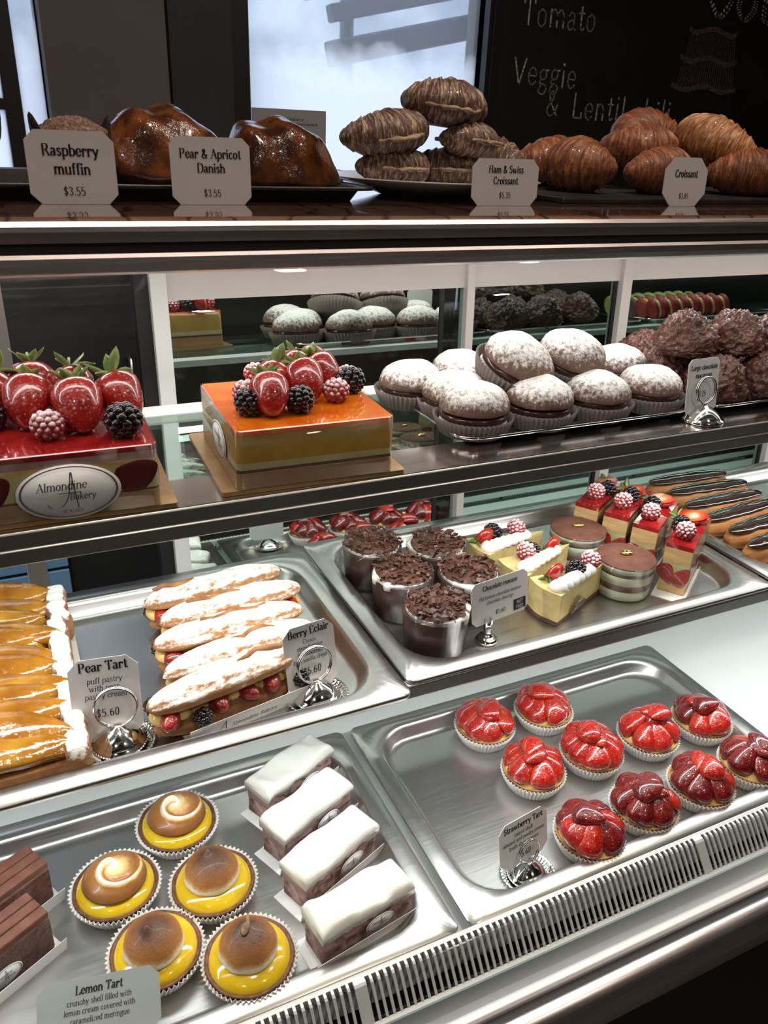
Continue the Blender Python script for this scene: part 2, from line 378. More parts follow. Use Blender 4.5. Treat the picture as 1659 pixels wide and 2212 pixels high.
# ------------------------------------------------------------------ lettering: a stroke font with thick stems, thin hairlines and serifs
GL = {
'a':(3.7,"~.7,3.7 1.6,4.6 2.6,4 2.7,2.6 2.7,.8 3.5,.1|~2.7,2.7 1.2,2.3 .5,1.2 1.2,.1 2.2,.4 2.7,1.2"),
'b':(4.2,".9,7 .9,0|~.9,3.6 2,4.6 3.5,3.6 3.5,1.1 2,0 .9,1"),
'c':(3.6,"~3.1,3.7 2,4.6 .8,3.5 .7,1.5 1.8,0 3.2,1"),
'd':(4.3,"3.4,7 3.4,0|~3.4,3.6 2.2,4.6 .8,3.6 .8,1.1 2.2,0 3.4,1"),
'e':(3.7,"~.7,2.5 3.1,2.5 3,3.8 2,4.6 .8,3.6 .7,1.4 1.9,0 3.2,1"),
'f':(2.6,"1.2,0 1.2,5.4|~1.2,5.2 1.6,6.8 2.8,6.5|.3,4.5 2.2,4.5"),
'g':(3.9,"~1.9,4.6 .9,3.8 1,2.4 1.9,1.9 2.8,2.5 2.9,3.8 1.9,4.6|~1.2,2 .9,.9 2.6,.5 3.3,-.6 2.6,-2 1,-1.9 .6,-.8 1.3,.2|2.8,4.3 3.7,4.5"),
'h':(4.4,".9,7 .9,0|~.9,3.4 2.2,4.6 3.4,3.4 3.5,2|3.5,2.6 3.5,0"),
'i':(2,"1,4.6 1,0|=1,6.3"),
'k':(4.2,".9,7 .9,0|.9,1.8 3.2,4.5|1.7,2.7 3.6,0"),
'l':(2,"1,7 1,0"),
'm':(6.6,".9,4.6 .9,0|~.9,3.4 2.1,4.6 3.2,3.4 3.3,2|3.3,2.6 3.3,0|~3.3,3.4 4.5,4.6 5.6,3.4 5.7,2|5.7,2.6 5.7,0"),
'n':(4.4,".9,4.6 .9,0|~.9,3.4 2.2,4.6 3.4,3.4 3.5,2|3.5,2.6 3.5,0"),
'o':(4,"~2,4.6 .8,3.6 .7,2.3 .8,1 2,0 3.2,1 3.3,2.3 3.2,3.6 2,4.6"),
'p':(4.2,".9,4.6 .9,-2.2|~.9,3.6 2,4.6 3.5,3.6 3.5,1.1 2,0 .9,1"),
'r':(3.3,".9,4.6 .9,0|~.9,3 1.7,4.4 2.8,4.2|=2.8,3.9"),
's':(3.2,"~2.7,3.7 1.7,4.6 .7,3.7 1.2,2.7 2.4,1.9 2.6,.9 1.6,0 .5,.9"),
't':(2.7,"1.3,6.2 1.3,1|~1.3,1.1 1.8,0 2.7,.6|.3,4.5 2.4,4.5"),
'u':(4.4,".9,4.6 .9,1.8|~.9,2 1.2,.3 2.4,.1 3.5,1.2|3.5,4.6 3.5,0"),
'v':(4,".5,4.5 2,.1|2,.1 3.5,4.5"),
'w':(5.8,".5,4.5 1.8,.1|1.8,.1 2.9,4.3|2.9,4.3 4.1,.1|4.1,.1 5.3,4.5"),
'x':(4,".6,4.5 3.4,0|3.4,4.5 .6,0"),
'y':(4,".5,4.5 2.1,.2|~3.5,4.5 2.1,.2 1.4,-1.7 .5,-1.9"),
'z':(3.6,".6,4.5 3,4.5|3,4.5 .6,0|.6,0 3.1,0"),
'A':(5.2,".5,0 2.6,7|2.6,7 4.7,0|1.3,2.4 3.9,2.4"),
'B':(5,"1,7 1,0|~1,7 3.2,6.8 3.7,5.3 2.8,3.8 1,3.7|~2.2,3.7 3.8,3.2 4.1,1.8 3.2,.1 1,0"),
'C':(5,"~4.3,5.6 3.2,7 1.4,6.2 .8,3.5 1.4,.8 3.2,0 4.4,1.4"),
'D':(5.4,"1,7 1,0|~1,7 3.2,6.8 4.6,5.2 4.6,1.8 3.2,.1 1,0"),
'E':(4.6,"1,7 1,0|1,7 4,7 4,5.7|1,3.6 3,3.6|1,0 4.1,0 4.1,1.3"),
'F':(4.4,"1,7 1,0|1,7 4,7 4,5.7|1,3.6 3,3.6"),
'H':(5.6,"1.1,7 1.1,0|4.5,7 4.5,0|1.1,3.6 4.5,3.6"),
'J':(3.6,"2.5,7 2.5,1.5|~2.5,1.8 2,.1 .8,.4"),
'L':(4.5,"1,7 1,0|1,0 4,0 4,1.5"),
'N':(5.6,"1,7 1,0|1,7 4.6,0|4.6,0 4.6,7"),
'O':(5.4,"~2.7,7 1.1,5.8 .8,3.5 1.1,1.2 2.7,0 4.3,1.2 4.6,3.5 4.3,5.8 2.7,7"),
'P':(4.7,"1,7 1,0|~1,7 3.2,6.8 3.9,5.2 3,3.5 1,3.4"),
'R':(5.2,"1,7 1,0|~1,7 3.2,6.8 3.8,5.3 3,3.7 1,3.6|2.6,3.6 4.6,0"),
'S':(4.3,"~3.6,5.8 2.4,7 .9,5.9 1.2,4.3 3,3.1 3.6,1.6 2.2,0 .7,1.3"),
'T':(4.8,"2.4,7 2.4,0|.5,5.6 .5,7 4.3,7 4.3,5.6"),
'U':(5.2,"1,7 1,2|~1,2.2 1.6,.2 3.4,.1 4.2,2|4.2,7 4.2,1.8"),
'V':(5,".5,7 2.5,.1|2.5,.1 4.5,7"),
'$':(4,"~3.3,5.4 2,6.4 .7,5.3 1,4 2.7,3 3.3,1.9 2,.5 .6,1.6|2,7.4 2,-.5"),
'0':(4,"~2,6.8 1,5.6 .8,3.4 1,1.2 2,0 3,1.2 3.2,3.4 3,5.6 2,6.8"),
'1':(3,"1.6,6.8 1.6,0|.6,5.6 1.6,6.8"),
'2':(4,"~.8,5.4 2,6.8 3.2,5.3 2,2.6 .6,0|.6,0 3.3,0"),
'3':(4,"~.8,5.7 2,6.8 3.2,5.3 2,3.6|~2,3.6 3.4,1.8 2,0 .6,1.2"),
'4':(4,"2.8,0 2.8,6.8|2.8,6.8 .5,2 3.6,2"),
'5':(4,"3.2,6.7 1,6.7|1,6.7 .9,3.5|~.9,3.5 2.2,4.2 3.3,2.2 2.2,0 .6,.9"),
'6':(4,"~3.1,6.3 1.5,5.5 .8,2.5 1.4,.3 2.8,.4 3.2,2.4 2.2,3.9 .9,2.6"),
'7':(4,".7,6.7 3.3,6.7|3.3,6.7 1.6,0"),
'8':(4,"~2,6.8 .9,5.2 2,3.6 3.3,1.8 2,0 .7,1.8 2,3.6 3.1,5.2 2,6.8"),
'9':(4,"~.9,.5 2.5,1.3 3.2,4.3 2.6,6.5 1.2,6.4 .8,4.4 1.8,2.9 3.1,4.2"),
'&':(5.4,"~4.6,3 3.6,.8 2,0 .8,1.4 1.6,3.2 2.9,5 2.4,6.8 1.4,5.8 2.2,3.6 4.6,.1"),
'-':(2.6,".5,2.5 2.1,2.5"),'.':(1.8,"=.9,.35"),',':(1.8,"=.9,.35|1,.3 .6,-1.1"),"'":(1.6,".8,7 .8,5.6"),'/':(3,".4,-1 2.6,7.5"),
}
def cat_rom(P, k=5):
    out = []
    for i in range(len(P)-1):
        p0, p1, p2, p3 = P[max(i-1, 0)], P[i], P[i+1], P[min(i+2, len(P)-1)]
        for j in range(k):
            t = j/k
            out.append(tuple(.5*((2*b)+(c-a)*t+(2*a-5*b+4*c-d)*t*t+(-a+3*b-3*c+d)*t**3) for a, b, c, d in zip(p0, p1, p2, p3)))
    out.append(P[-1]); return out
def write(b, s, x, z, h, thick=.95, thin=.3, slant=0, serif=True, align='c', tr=0, y=0, jit=0):
    """write s into B b in the x-z plane, cap height h, centred on x"""
    k = h/7
    def adv(ch): return GL[ch][0] if ch in GL else 2.2
    s2 = s.replace('É', 'E').replace('È', 'E')
    W = sum(adv(c)+tr for c in s2)*k
    cx = x-W/2 if align == 'c' else x
    def put(q, xo, wob):
        v = [(xo+(p[0]+slant*p[1])*k, y, z+(p[1]+wob)*k) for p in q]
        b.add(v, [tuple(range(len(v)))])
    for idx, ch in enumerate(s2):
        wob = random.uniform(-jit, jit)
        if ch in GL:
            for st in GL[ch][1].split('|'):
                if st[0] == '=':
                    px, pz = map(float, st[1:].split(','))
                    r = max(thick*.62, .4)
                    put([(px+r*cos(2*pi*i/8), pz+r*sin(2*pi*i/8)) for i in range(8)], cx, wob); continue
                cur = st[0] == '~'
                P = [tuple(map(float, p.split(','))) for p in st.lstrip('~').split()]
                if cur: P = cat_rom(P)
                for i in range(len(P)-1):
                    (ax, az), (bx, bz) = P[i], P[i+1]; L = math.hypot(bx-ax, bz-az) or 1e-6
                    dx, dz = (bx-ax)/L, (bz-az)/L
                    w = thin+(thick-thin)*abs(dz)**1.3
                    if not cur and dx*dz > .15: w = thin*1.2      # up-strokes are hairlines
                    w /= 2; nx, nz = -dz*w, dx*w; e = min(.12, L*.3)
                    put([(ax+nx-dx*e, az+nz-dz*e), (ax-nx-dx*e, az-nz-dz*e), (bx-nx+dx*e, bz-nz+dz*e), (bx+nx+dx*e, bz+nz+dz*e)], cx, wob)
                if serif and not cur and len(P) == 2 and abs(P[0][1]-P[1][1]) > 2:
                    for j, (px, pz) in enumerate(P):
                        if abs(pz) < .2 or pz > 4.3 or pz < -2:
                            g = .95 if pz < .2 or abs(P[0][0]-P[1][0]) > .5 else .75
                            lft = g; rgt_ = g if pz < .2 else .35
                            put([(px-lft, pz-.14), (px+rgt_, pz-.14), (px+rgt_, pz+.14), (px-lft, pz+.14)], cx, wob)
            if s[idx] in 'ÉÈ':
                put([(1.8, 8.6), (2.8, 7.7), (3.2, 7.9), (2.4, 9)], cx, wob)
        cx += (adv(ch)+tr)*k
    return W
def oval_label(parent, M_, w, h, big=False):
    """oval bakery sticker, flat on a face; local x right, z up, facing -y"""
    b = B(); n = 40
    b.rings([[(w/2*cos(2*pi*i/n), .0, h/2*sin(2*pi*i/n)) for i in range(n)], [(w/2*cos(2*pi*i/n), -.0005, h/2*sin(2*pi*i/n)) for i in range(n)]])
    lab = obj('label_sticker', b, SIGN if big else CARD, parent, M=M_, label='oval white bakery sticker')
    t = B()
    for s0, s1 in ((.94, .90) if big else (.95, .90), ):
        R = [[(s*w/2*cos(2*pi*i/n), -.0008, s*h/2*sin(2*pi*i/n)) for i in range(n)] for s in (s0, s1)]
        t.rings(R, True, False, False)
    write(t, 'Almondine', -.07*w, .05*h, h*.155, .9, .4, .12, True, 'c', 0, -.0008)
    write(t, 'Bakery', .12*w, -.15*h, h*.125, .9, .4, .12, True, 'c', 0, -.0008)
    # the long swashed initial
    A = cat_rom([(-.22, -.20), (-.18, -.27), (-.08, -.25), (-.01, -.05), (.03, .36), (.045, .1), (.07, -.3)], 8)
    for i in range(len(A)-1):
        (ax, az), (bx, bz) = A[i], A[i+1]; wd = .006
        t.add([(w*(ax-wd), -.0008, h*az), (w*(ax+wd), -.0008, h*az), (w*(bx+wd), -.0008, h*bz), (w*(bx-wd), -.0008, h*bz)], [(0, 1, 2, 3)])
    t.box((0, -.0008, -.015*h), (.22*w, .0001, .012*h))
    if big: write(t, '718.797.5026', .0, -.38*h, h*.06, .8, .4, .15, False, 'c', 0, -.0008)
    obj('lettering', t.me('lettering', False), INKGREY, lab)
    return lab

# ------------------------------------------------------------------ the shop around the case
def boxo(name, a, b, mat, parent=None, bv=0, zrel=True):
    q = B().box2((a[0], a[1], a[2]+(Z0 if zrel and not parent else 0)), (b[0], b[1], b[2]+(Z0 if zrel and not parent else 0)))
    o = obj(name, q.me(name, False), mat, parent)
    if bv: bev(o, bv)
    return o
FLOORM = M('dark_floor_tile', (.03, .028, .027), .4, c2=(.045, .042, .04), ns=4)
CEILM = M('dark_ceiling', (.05, .045, .042), .8)
WALLM = M('charcoal_wall', (.055, .05, .047), .7, c2=(.065, .06, .056), ns=6)
TAUPE = M('taupe_plaster', (.115, .102, .092), .7, c2=(.13, .116, .105), ns=5)
FRAMEM = M('black_window_frame', (.010, .009, .009), .45)
SMOKED = M('smoked_panel', (.045, .045, .048), .25, c2=(.055, .054, .054), ns=4)
YB = 2.40
FZ = -Z0
struct(boxo('floor', (-3.2, -2.4, FZ-.1), (4.6, YB+.1, FZ), FLOORM))
struct(boxo('ceiling', (-3.2, -2.4, 1.52), (4.6, YB+.1, 1.6), CEILM))
struct(boxo('wall_front', (-3.2, -2.5, FZ), (4.6, -2.4, 1.55), WALLM))
struct(boxo('wall_left', (-3.3, -2.5, FZ), (-3.2, YB+.1, 1.55), WALLM))
struct(boxo('wall_right', (4.6, -2.5, FZ), (4.7, YB+.1, 1.55), WALLM))
wb_ = B()
WIN = (.707, 1.447); WL = (-.55, .184); WZ = (-.55, 1.0)
for x0, x1 in ((-3.2, WL[0]), (WL[1], WIN[0]), (WIN[1], 4.6)):
    wb_.box2((x0, YB, 0), (x1, YB+.1, Z0+1.55))
for x0, x1 in (WL, WIN):
    wb_.box2((x0, YB, 0), (x1, YB+.1, Z0+WZ[0])); wb_.box2((x0, YB, Z0+WZ[1]), (x1, YB+.1, Z0+1.55))
struct(obj('wall_back', wb_.me('wall_back', False), WALLM))
# window panes: clear glass, its lower part filmed over with condensation
m = bpy.data.materials.new('fogged_glass'); m.use_nodes = True; nt = m.node_tree; nt.nodes.clear()
out = nt.nodes.new('ShaderNodeOutputMaterial'); mx = nt.nodes.new('ShaderNodeMixShader')
tr = nt.nodes.new('ShaderNodeBsdfTransparent'); tl = nt.nodes.new('ShaderNodeBsdfTranslucent'); tl.inputs[0].default_value = (.97, .97, 1, 1)
co = coords(nt, 'Object'); sx = nt.nodes.new('ShaderNodeSeparateXYZ'); nt.links.new(co, sx.inputs[0])
hgt = mth(nt, 'ADD', sx.outputs[2], mth(nt, 'MULTIPLY', noise_n(nt, co, 4, 3), .22))
k = ramp(nt, mth(nt, 'SUBTRACT', Z0+.34, hgt), [(.0, (.10, .10, .10)), (.12, (1, 1, 1))])
nt.links.new(k, mx.inputs[0]); nt.links.new(tr.outputs[0], mx.inputs[1]); nt.links.new(tl.outputs[0], mx.inputs[2]); nt.links.new(mx.outputs[0], out.inputs[0])
FOG = m
def window(name, x0, x1, pane_mat, fw):
    e = B(); z0, z1 = Z0+WZ[0], Z0+WZ[1]
    for q in (((x0-fw, YB-.03, z0), (x0, YB+.05, z1)), ((x1, YB-.03, z0), (x1+.012, YB+.05, z1)), ((x0, YB-.03, z0-.03), (x1, YB+.05, z0)), ((x0, YB-.03, z1), (x1, YB+.05, z1+.04))):
        e.box2(*q)
    o = struct(obj(name, e.me(name, False), FRAMEM))
    obj('window_pane', B().box2((x0, YB+.03, z0), (x1, YB+.036, z1)).me('pane', False), pane_mat, o)
    return o
window('window_1', WIN[0], WIN[1], FOG, .05)
w2 = window('window_2', WL[0], WL[1], FOG, .03)
obj('mullion', B().box2((.085, YB-.02, Z0+WZ[0]), (.125, YB+.04, Z0+WZ[1])).me('mullion', False), FRAMEM, w2)
obj('glazing_bar', B().box2((WL[0], YB-.02, Z0+.015), (.085, YB+.04, Z0+.04)).me('glazing_bar', False), FRAMEM, w2)
struct(boxo('trim_1', (.184, YB-.12, FZ), (.47, YB, 1.5), TAUPE))           # the pillar beside the window
tag(boxo('cabinet_panel', (.492, YB-.05, FZ), (.655, YB, 1.4), SMOKED), 'dark smoked panel between the taupe pillar and the black window frame', 'panel')
# street outside
SNOW = M('pale_street', (.75, .77, .8), .9)
BEAMM = M('blue_grey_steel', (.035, .05, .07), .6)
FACADE = M('blue_grey_facade', (.22, .27, .34), .8, c2=(.55, .6, .66), ns=.9, lo=.42, hi=.6)
struct(boxo('wall_street', (-4, 6.0, FZ-.2), (9, 6.3, 3.2), FACADE))
struct(boxo('street', (-6, YB+.12, FZ-.3), (8, 12, FZ-.2), SNOW))
def beam(name, p, q, w, label):
    p, q = Vector(p), Vector(q); d = q-p; b_ = B()
    Mx = Matrix.Translation((p+q)/2 + Vector((0, 0, Z0))) @ d.to_track_quat('X', 'Z').to_matrix().to_4x4()
    o = obj(name, b_.box((0, 0, 0), (d.length, w, w)).me(name, False), BEAMM, M=Mx)
    bev(o, w*.12); tag(o, label, 'beam'); return o
beam('awning_beam', (1.30, 3.3, .265), (2.6, 3.2, .56), .09, 'lowest slanted steel beam outside the fogged window')
beam('awning_beam', (1.30, 3.3, .40), (2.6, 3.2, .70), .06, 'second slanted steel beam outside the fogged window')
beam('awning_beam', (1.20, 3.3, .47), (2.6, 3.2, .83), .07, 'topmost slanted steel beam outside the fogged window')
tag(obj('street_post', B().lathe([(.028, FZ+Z0-.2), (.028, Z0+1.2)], 12, M=T(1.40, 3.36, 0)).me('post'), BEAMM), 'thin steel post standing outside the fogged window', 'post')
# chalkboard
cb = thing('chalkboard', 'black chalkboard with handwritten soup menu beside the window', 'chalkboard', (1.46, YB, -.5))
obj('board', B().box2((.03, -.03, 0), (1.75, -.005, 1.7)).me('board', False), BOARD, cb)
fr = B()
fr.box2((0, -.04, -.03), (.03, -.002, 1.73)); fr.box2((1.75, -.04, -.03), (1.78, -.002, 1.73)); fr.box2((0, -.04, -.03), (1.78, -.002, 0)); fr.box2((0, -.04, 1.7), (1.78, -.002, 1.73))
obj('frame', fr.me('frame', False), FRAMEM, cb)
kw = dict(thick=.5, thin=.4, serif=False, align='l', y=-.032, jit=.25)
for w_, x_, z_, h_, tr_ in (('Tomato', .10, .815, .070, .4), ('Veggie', .085, .655, .072, .3), ('&', .22, .572, .072, .5), ('Lentil', .325, .568, .072, .5), ('chili', .585, .566, .072, .5)):
    t = B(); write(t, w_, x_, z_, h_, tr=tr_, **kw); obj('chalk_writing', t.me('chalk', False), CHALK, cb, label='white chalk handwriting')
t = B()
write(t, 'Soup', .82, .90, .20, thick=.3, thin=.26, serif=False, align='l', y=-.032)
write(t, 'Soup', .834, .895, .20, thick=.2, thin=.16, serif=False, align='l', y=-.032)
obj('chalk_writing', t.me('chalk', False), CHALK, cb, label='large double lined chalk lettering')
t = B()
for i in range(26):                      # pendant's pink reflection painted on the board as a cupcake shape
    x = .75+i*.0105; w = .004
    t.add([(x, -.0315, .55+.13), (x+w, -.0315, .55+.13), (x+w*.6+(x-.88)*-.25, -.0315, .55+.30), (x+(x-.88)*-.25, -.0315, .55+.30)], [(0, 1, 2, 3)])
for q in range(3):
    z = .68+q*.085; P = cat_rom([(.73+q*.02, z), (.80, z-.012), (.88, z+.004), (.96, z-.012), (1.03-q*.02, z)], 5)
    for i in range(len(P)-1):
        t.add([(P[i][0], -.0316, P[i][1]), (P[i+1][0], -.0316, P[i+1][1]), (P[i+1][0], -.0316, P[i+1][1]+.016), (P[i][0], -.0316, P[i][1]+.016)], [(0, 1, 2, 3)])
obj('reflection_drawing', t.me('pink_reflection', False), PINKREFL, cb, label='dull pink pendant reflection painted in a cupcake shape')
# back counter behind the open door of the case
bc = thing('back_counter', 'dark grey cabinet seen through the open back of the case', 'cabinet', (0, 1.52, -Z0))
obj('cabinet_body', B().box2((-1.6, 0, 0), (.9, .5, 1.13)).me('cabinet_body', False), DARK, bc)
for i in range(4):
    o = obj('cabinet_door', B().box2((-1.58+i*.62, -.02, .08), (-.98+i*.62, -.002, 1.10)).me('cabinet_door', False), DARK, bc); bev(o, .003)
    obj('door_handle', B().tube([(-1.04+i*.62, -.022, .85), (-1.04+i*.62, -.045, .85), (-1.04+i*.62, -.045, .97), (-1.04+i*.62, -.022, .97)], .005, 8).me('door_handle'), STEEL, o)
BLUE = M('daylight_reflection_blue', (.16, .34, .58), .3, c2=(.20, .40, .66), ns=8)  # a daylight reflection, put into the colour of a blue panel
tp = thing('reflection_panel', 'blue panel standing in for a daylight reflection, low behind the pear tart', 'panel', (-.16, 1.485, -.86))
obj('reflection_backing', B().box2((0, 0, 0), (.21, .012, .13)).me('reflection_backing', False), FRAMEM, tp)
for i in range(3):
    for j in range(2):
        bev(obj('reflection_square', B().box2((.004+i*.069, -.004, .004+j*.064), (.067+i*.069, .004, .061+j*.064)).me('reflection_square', False), BLUE, tp), .002)

# ------------------------------------------------------------------ the display case
XL, XR = -.75, 1.95
case = thing('display_case', 'refrigerated bakery display case with steel shelves and mirrored back', 'display case', (0, 0, 0))
def cpart(name, prof, mat, x0=XL, x1=XR, smooth=False, label=None, bv=0, parent=None):
    o = obj(name, B().ext(prof, x0, x1).me(name, smooth), mat, parent or case, label=label)
    if bv: bev(o, bv, 2)
    return o
def rect(y0, y1, z0, z1): return [(y0, z0), (y1, z0), (y1, z1), (y0, z1)]
cpart('base_panel', rect(.352, 1.02, -Z0+.004, -.812), BODY)
cpart('deck_floor', rect(.4500, 1.04, -.79, -.757), WHITE)
# front sill: cap, gasket, glass channel, trough
cpart('front_cap', [(.347, -.812), (.349, -.795), (.3535, -.778), (.359, -.7705), (.367, -.769), (.371, -.771), (.371, -.812)], ALU, smooth=True, label='aluminium front sill')
cpart('gasket', [(.371, -.80), (.371, -.7725), (.379, -.7725), (.379, -.80)], BLACK)
cpart('glass_channel', [(.379, -.80), (.379, -.768), (.382, -.7655), (.388, -.7655), (.391, -.768), (.391, -.80)], SLATM, smooth=False, bv=.0008)
cpart('trough', [(.391, -.80), (.391, -.790), (.408, -.786), (.4105, -.764), (.4125, -.764), (.4125, -.80)], M('teal_grey_paint', (.07, .105, .105), .4), label='teal grey trough')
VOID = M('slot_darkness', (.004, .004, .005), .9, spec=0)  # darkness inside the slots, put into a sheenless black colour
# air grille: frame with separate slats
gr = cpart('grille', [(.4105, -.775), (.4105, -.7655), (.4125, -.7640), (.4165, -.7620), (.4165, -.775)], SLATM, label='slotted steel air grille')
obj('grille_rail', B().ext([(.4445, -.745), (.4445, -.7335), (.4475, -.7325), (.4495, -.7335), (.4495, -.745)], XL, XR).me('grille_rail', False), SLATM, gr)
cpart('grille_well', [(.4165, -.789), (.4165, -.784), (.4445, -.784), (.4445, -.789)], VOID, parent=gr)
pitch = .0076
sl = B().rings([[(x, y, z) for (y, z) in ((.4160, -.7640), (.4160, -.7615), (.4375, -.7352), (.4400, -.7336), (.4460, -.7330), (.4460, -.7352), (.4395, -.7368))] for x in (-.0014, .0014)])
slm = sl.me('slat', False); slm.materials.append(SLATM)
wide = B().rings([[(x, y, z) for (y, z) in ((.4160, -.7640), (.4160, -.7615), (.4375, -.7352), (.4400, -.7336), (.4460, -.7330), (.4460, -.7352), (.4395, -.7368))] for x in (-.0062, .0062)]).me('slat_wide', False); wide.materials.append(SLATM)
x = -.2565; k = 0
while x < 1.90:
    isw = k % 56 == 4
    if isw: x += .0045
    o = obj('slat', wide if isw else slm, SLATM, gr, loc=(x, 0, 0))
    if isw: x += .0045
    x += pitch; k += 1
# top rails under the counter top
cpart('upper_rail', [(.612, -.0775), (.610, -.0700), (.6105, -.0665), (.613, -.0635), (.6155, -.0635), (.6155, -.0705), (.66, -.0705), (.66, -.0775)], ALU, label='satin aluminium top rail')
cpart('rail_gasket', rect(.6145, .66, -.0845, -.0775), BLACK)
cpart('lower_rail', [(.612, -.0995), (.608, -.0975), (.606, -.0925), (.6065, -.0870), (.610, -.0848), (.66, -.0845), (.66, -.0995)], ALU, label='satin aluminium glass rail')
cpart('case_roof', rect(.66, 1.05, -.0995, -.0705), PINKWHITE)
cpart('front_lamp_housing', rect(.630, .652, -.1013, -.0995), WHITE)
cpart('lamp_housing', [(.785, -.1075), (.79, -.0995), (.81, -.0995), (.815, -.1075)], WHITE)
# upper shelf: steel front channel, glass, back ledge
cpart('shelf_front', [(.612, -.3195), (.6105, -.3185), (.6105, -.3065), (.6125, -.3050), (.6115, -.3035), (.6115, -.2925), (.613, -.2910), (.672, -.2910), (.672, -.296), (.63, -.298), (.63, -.3195)], GREYEDGE, bv=.0006, label='dark steel shelf edge')
cpart('shelf_strip', rect(.6135, .672, -.2910, -.2903), steel('polished_strip', (.70, .64, .61), .16, (3, 60, 60), .06, 0))
cpart('shelf_glass', rect(.672, .854, -.2975, -.2905), SHELFGLASS)
cpart('shelf_ledge', [(.852, -.300), (.852, -.2895), (.886, -.2895), (.886, -.2975), (.875, -.300)], WHITE)
cpart('shelf_lamp_housing', [(.640, -.3195), (.640, -.300), (.690, -.300), (.690, -.3195)], WHITE)
# middle shelf
cpart('tray_rail', [(.5755, -.5295), (.5745, -.527), (.5745, -.513), (.576, -.5115), (.585, -.5115), (.585, -.5295)], GREYEDGE, bv=.0006, label='dark steel tray rail')
cpart('tray_shelf', rect(.585, .885, -.532, -.5285), STEEL)
cpart('shelf_lamp_housing', [(.590, -.535), (.590, -.532), (.62, -.532), (.62, -.535)], WHITE)
m, nt, bs = nodes('green_mirror'); setp(bs, Metallic=1.0, Roughness=.02); bs.inputs['Base Color'].default_value = (.24, .33, .30, 1); MIRROR2 = m
# mirrored back doors, leaning back a little
def lean(z): return 1.009+.0624*(z+.18)
def bpanel(name, x0, x1, z0, z1, dy0, dy1, mat, parent=None, label=None, bv=0):
    b = B(); v = []
    for z in (z0, z1):
        for yy in (dy0, dy1):
            for x in (x0, x1): v.append((x, lean(z)+yy, z))
    b.add(v, [(0, 2, 3, 1), (4, 5, 7, 6), (0, 1, 5, 4), (2, 6, 7, 3), (0, 4, 6, 2), (1, 3, 7, 5)])
    o = obj(name, b.me(name, False), mat, parent or case, label=label)
    if bv: bev(o, bv)
    return o
bpanel('door_header', .186, XR, -.196, -.10, -.004, .02, PINKWHITE, label='cream header strip')
bpanel('door_header', XL, .186, -.128, -.10, -.004, .02, PINKWHITE)
bpanel('door_track', XL, XR, -.66, -.60, -.004, .03, WHITE)
bpanel('back_panel', XL, XR, -.79, -.66, .0, .03, WHITE)
for (x0, x1) in ((.186, .578), (.622, .893), (.912, 1.30), (1.318, XR)):
    d = bpanel('mirror_door', x0, x1, -.60, -.196, .002, .008, MIRROR if x0 < .3 else MIRROR2, label='mirrored sliding door')
    bpanel('door_edge', x1-.006, x1, -.60, -.196, -.0005, .0018, BLACK, d)
bpanel('door_post', .166, .186, -.66, -.10, -.012, .02, WHITE, bv=.001)
bpanel('door_post', .148, .166, -.66, -.10, .0, .02, BLACK, bv=.001)
bpanel('glass_door_edge', .578, .609, -.60, -.13, .0, .006, SHELFGLASS)
bpanel('door_post', .609, .622, -.66, -.12, -.012, .01, PINKWHITE, bv=.001)
bpanel('door_post', .893, .912, -.66, -.10, -.012, .01, PINKWHITE, bv=.001)
bpanel('door_post', 1.30, 1.318, -.66, -.10, -.012, .01, PINKWHITE, bv=.001)
bpanel('door_latch', .6115, .6195, -.305, -.285, -.016, -.012, STEEL)
bpanel('door_post', -.02, .004, -.66, -.10, -.012, .02, GREYEDGE, bv=.001)
# end panels and front glass
for x in (XL-.02, XR):
    obj('end_panel', B().add([(x, .36, -.81), (x, 1.04, -.81), (x, 1.04, -.064), (x, .61, -.064), (x+.02, .36, -.81), (x+.02, 1.04, -.81), (x+.02, 1.04, -.064), (x+.02, .61, -.064)], [(0, 3, 2, 1), (4, 5, 6, 7), (0, 1, 5, 4), (1, 2, 6, 5), (2, 3, 7, 6), (3, 0, 4, 7)]).me('end_panel', False), BODY, case)
gp = []
for i in range(13):
    t_ = i/12; z = -.772+t_*(.772-.0985); y = .385+(.6065-.385)*(1-(1-t_)**1.5)
    gp.append((y, z))
cpart('front_glass', gp+[(y+.005, z) for y, z in reversed(gp)], GLASS, smooth=True, label='sloping front glass')
# stone counter top on the case
ct = B().ext([(.6160, -.0700), (.6155, -.0640), (.6175, -.0622), (.622, -.0612), (1.08, -.0612), (1.08, -.0700)], XL, XR)
o = obj('marble_countertop', ct.me('marble_countertop', False), MARBLE, loc=(0, 0, Z0)); tag(o, 'polished pink brown marble slab on top of the display case', 'countertop')
ZT = -.0612
g = B().box2((XL, .712, ZT), (XR, .717, .30))
o = obj('sneeze_guard', g.me('sneeze_guard', False), GUARD, loc=(0, 0, Z0)); tag(o, 'upright clear glass guard standing on the marble counter', 'glass guard')

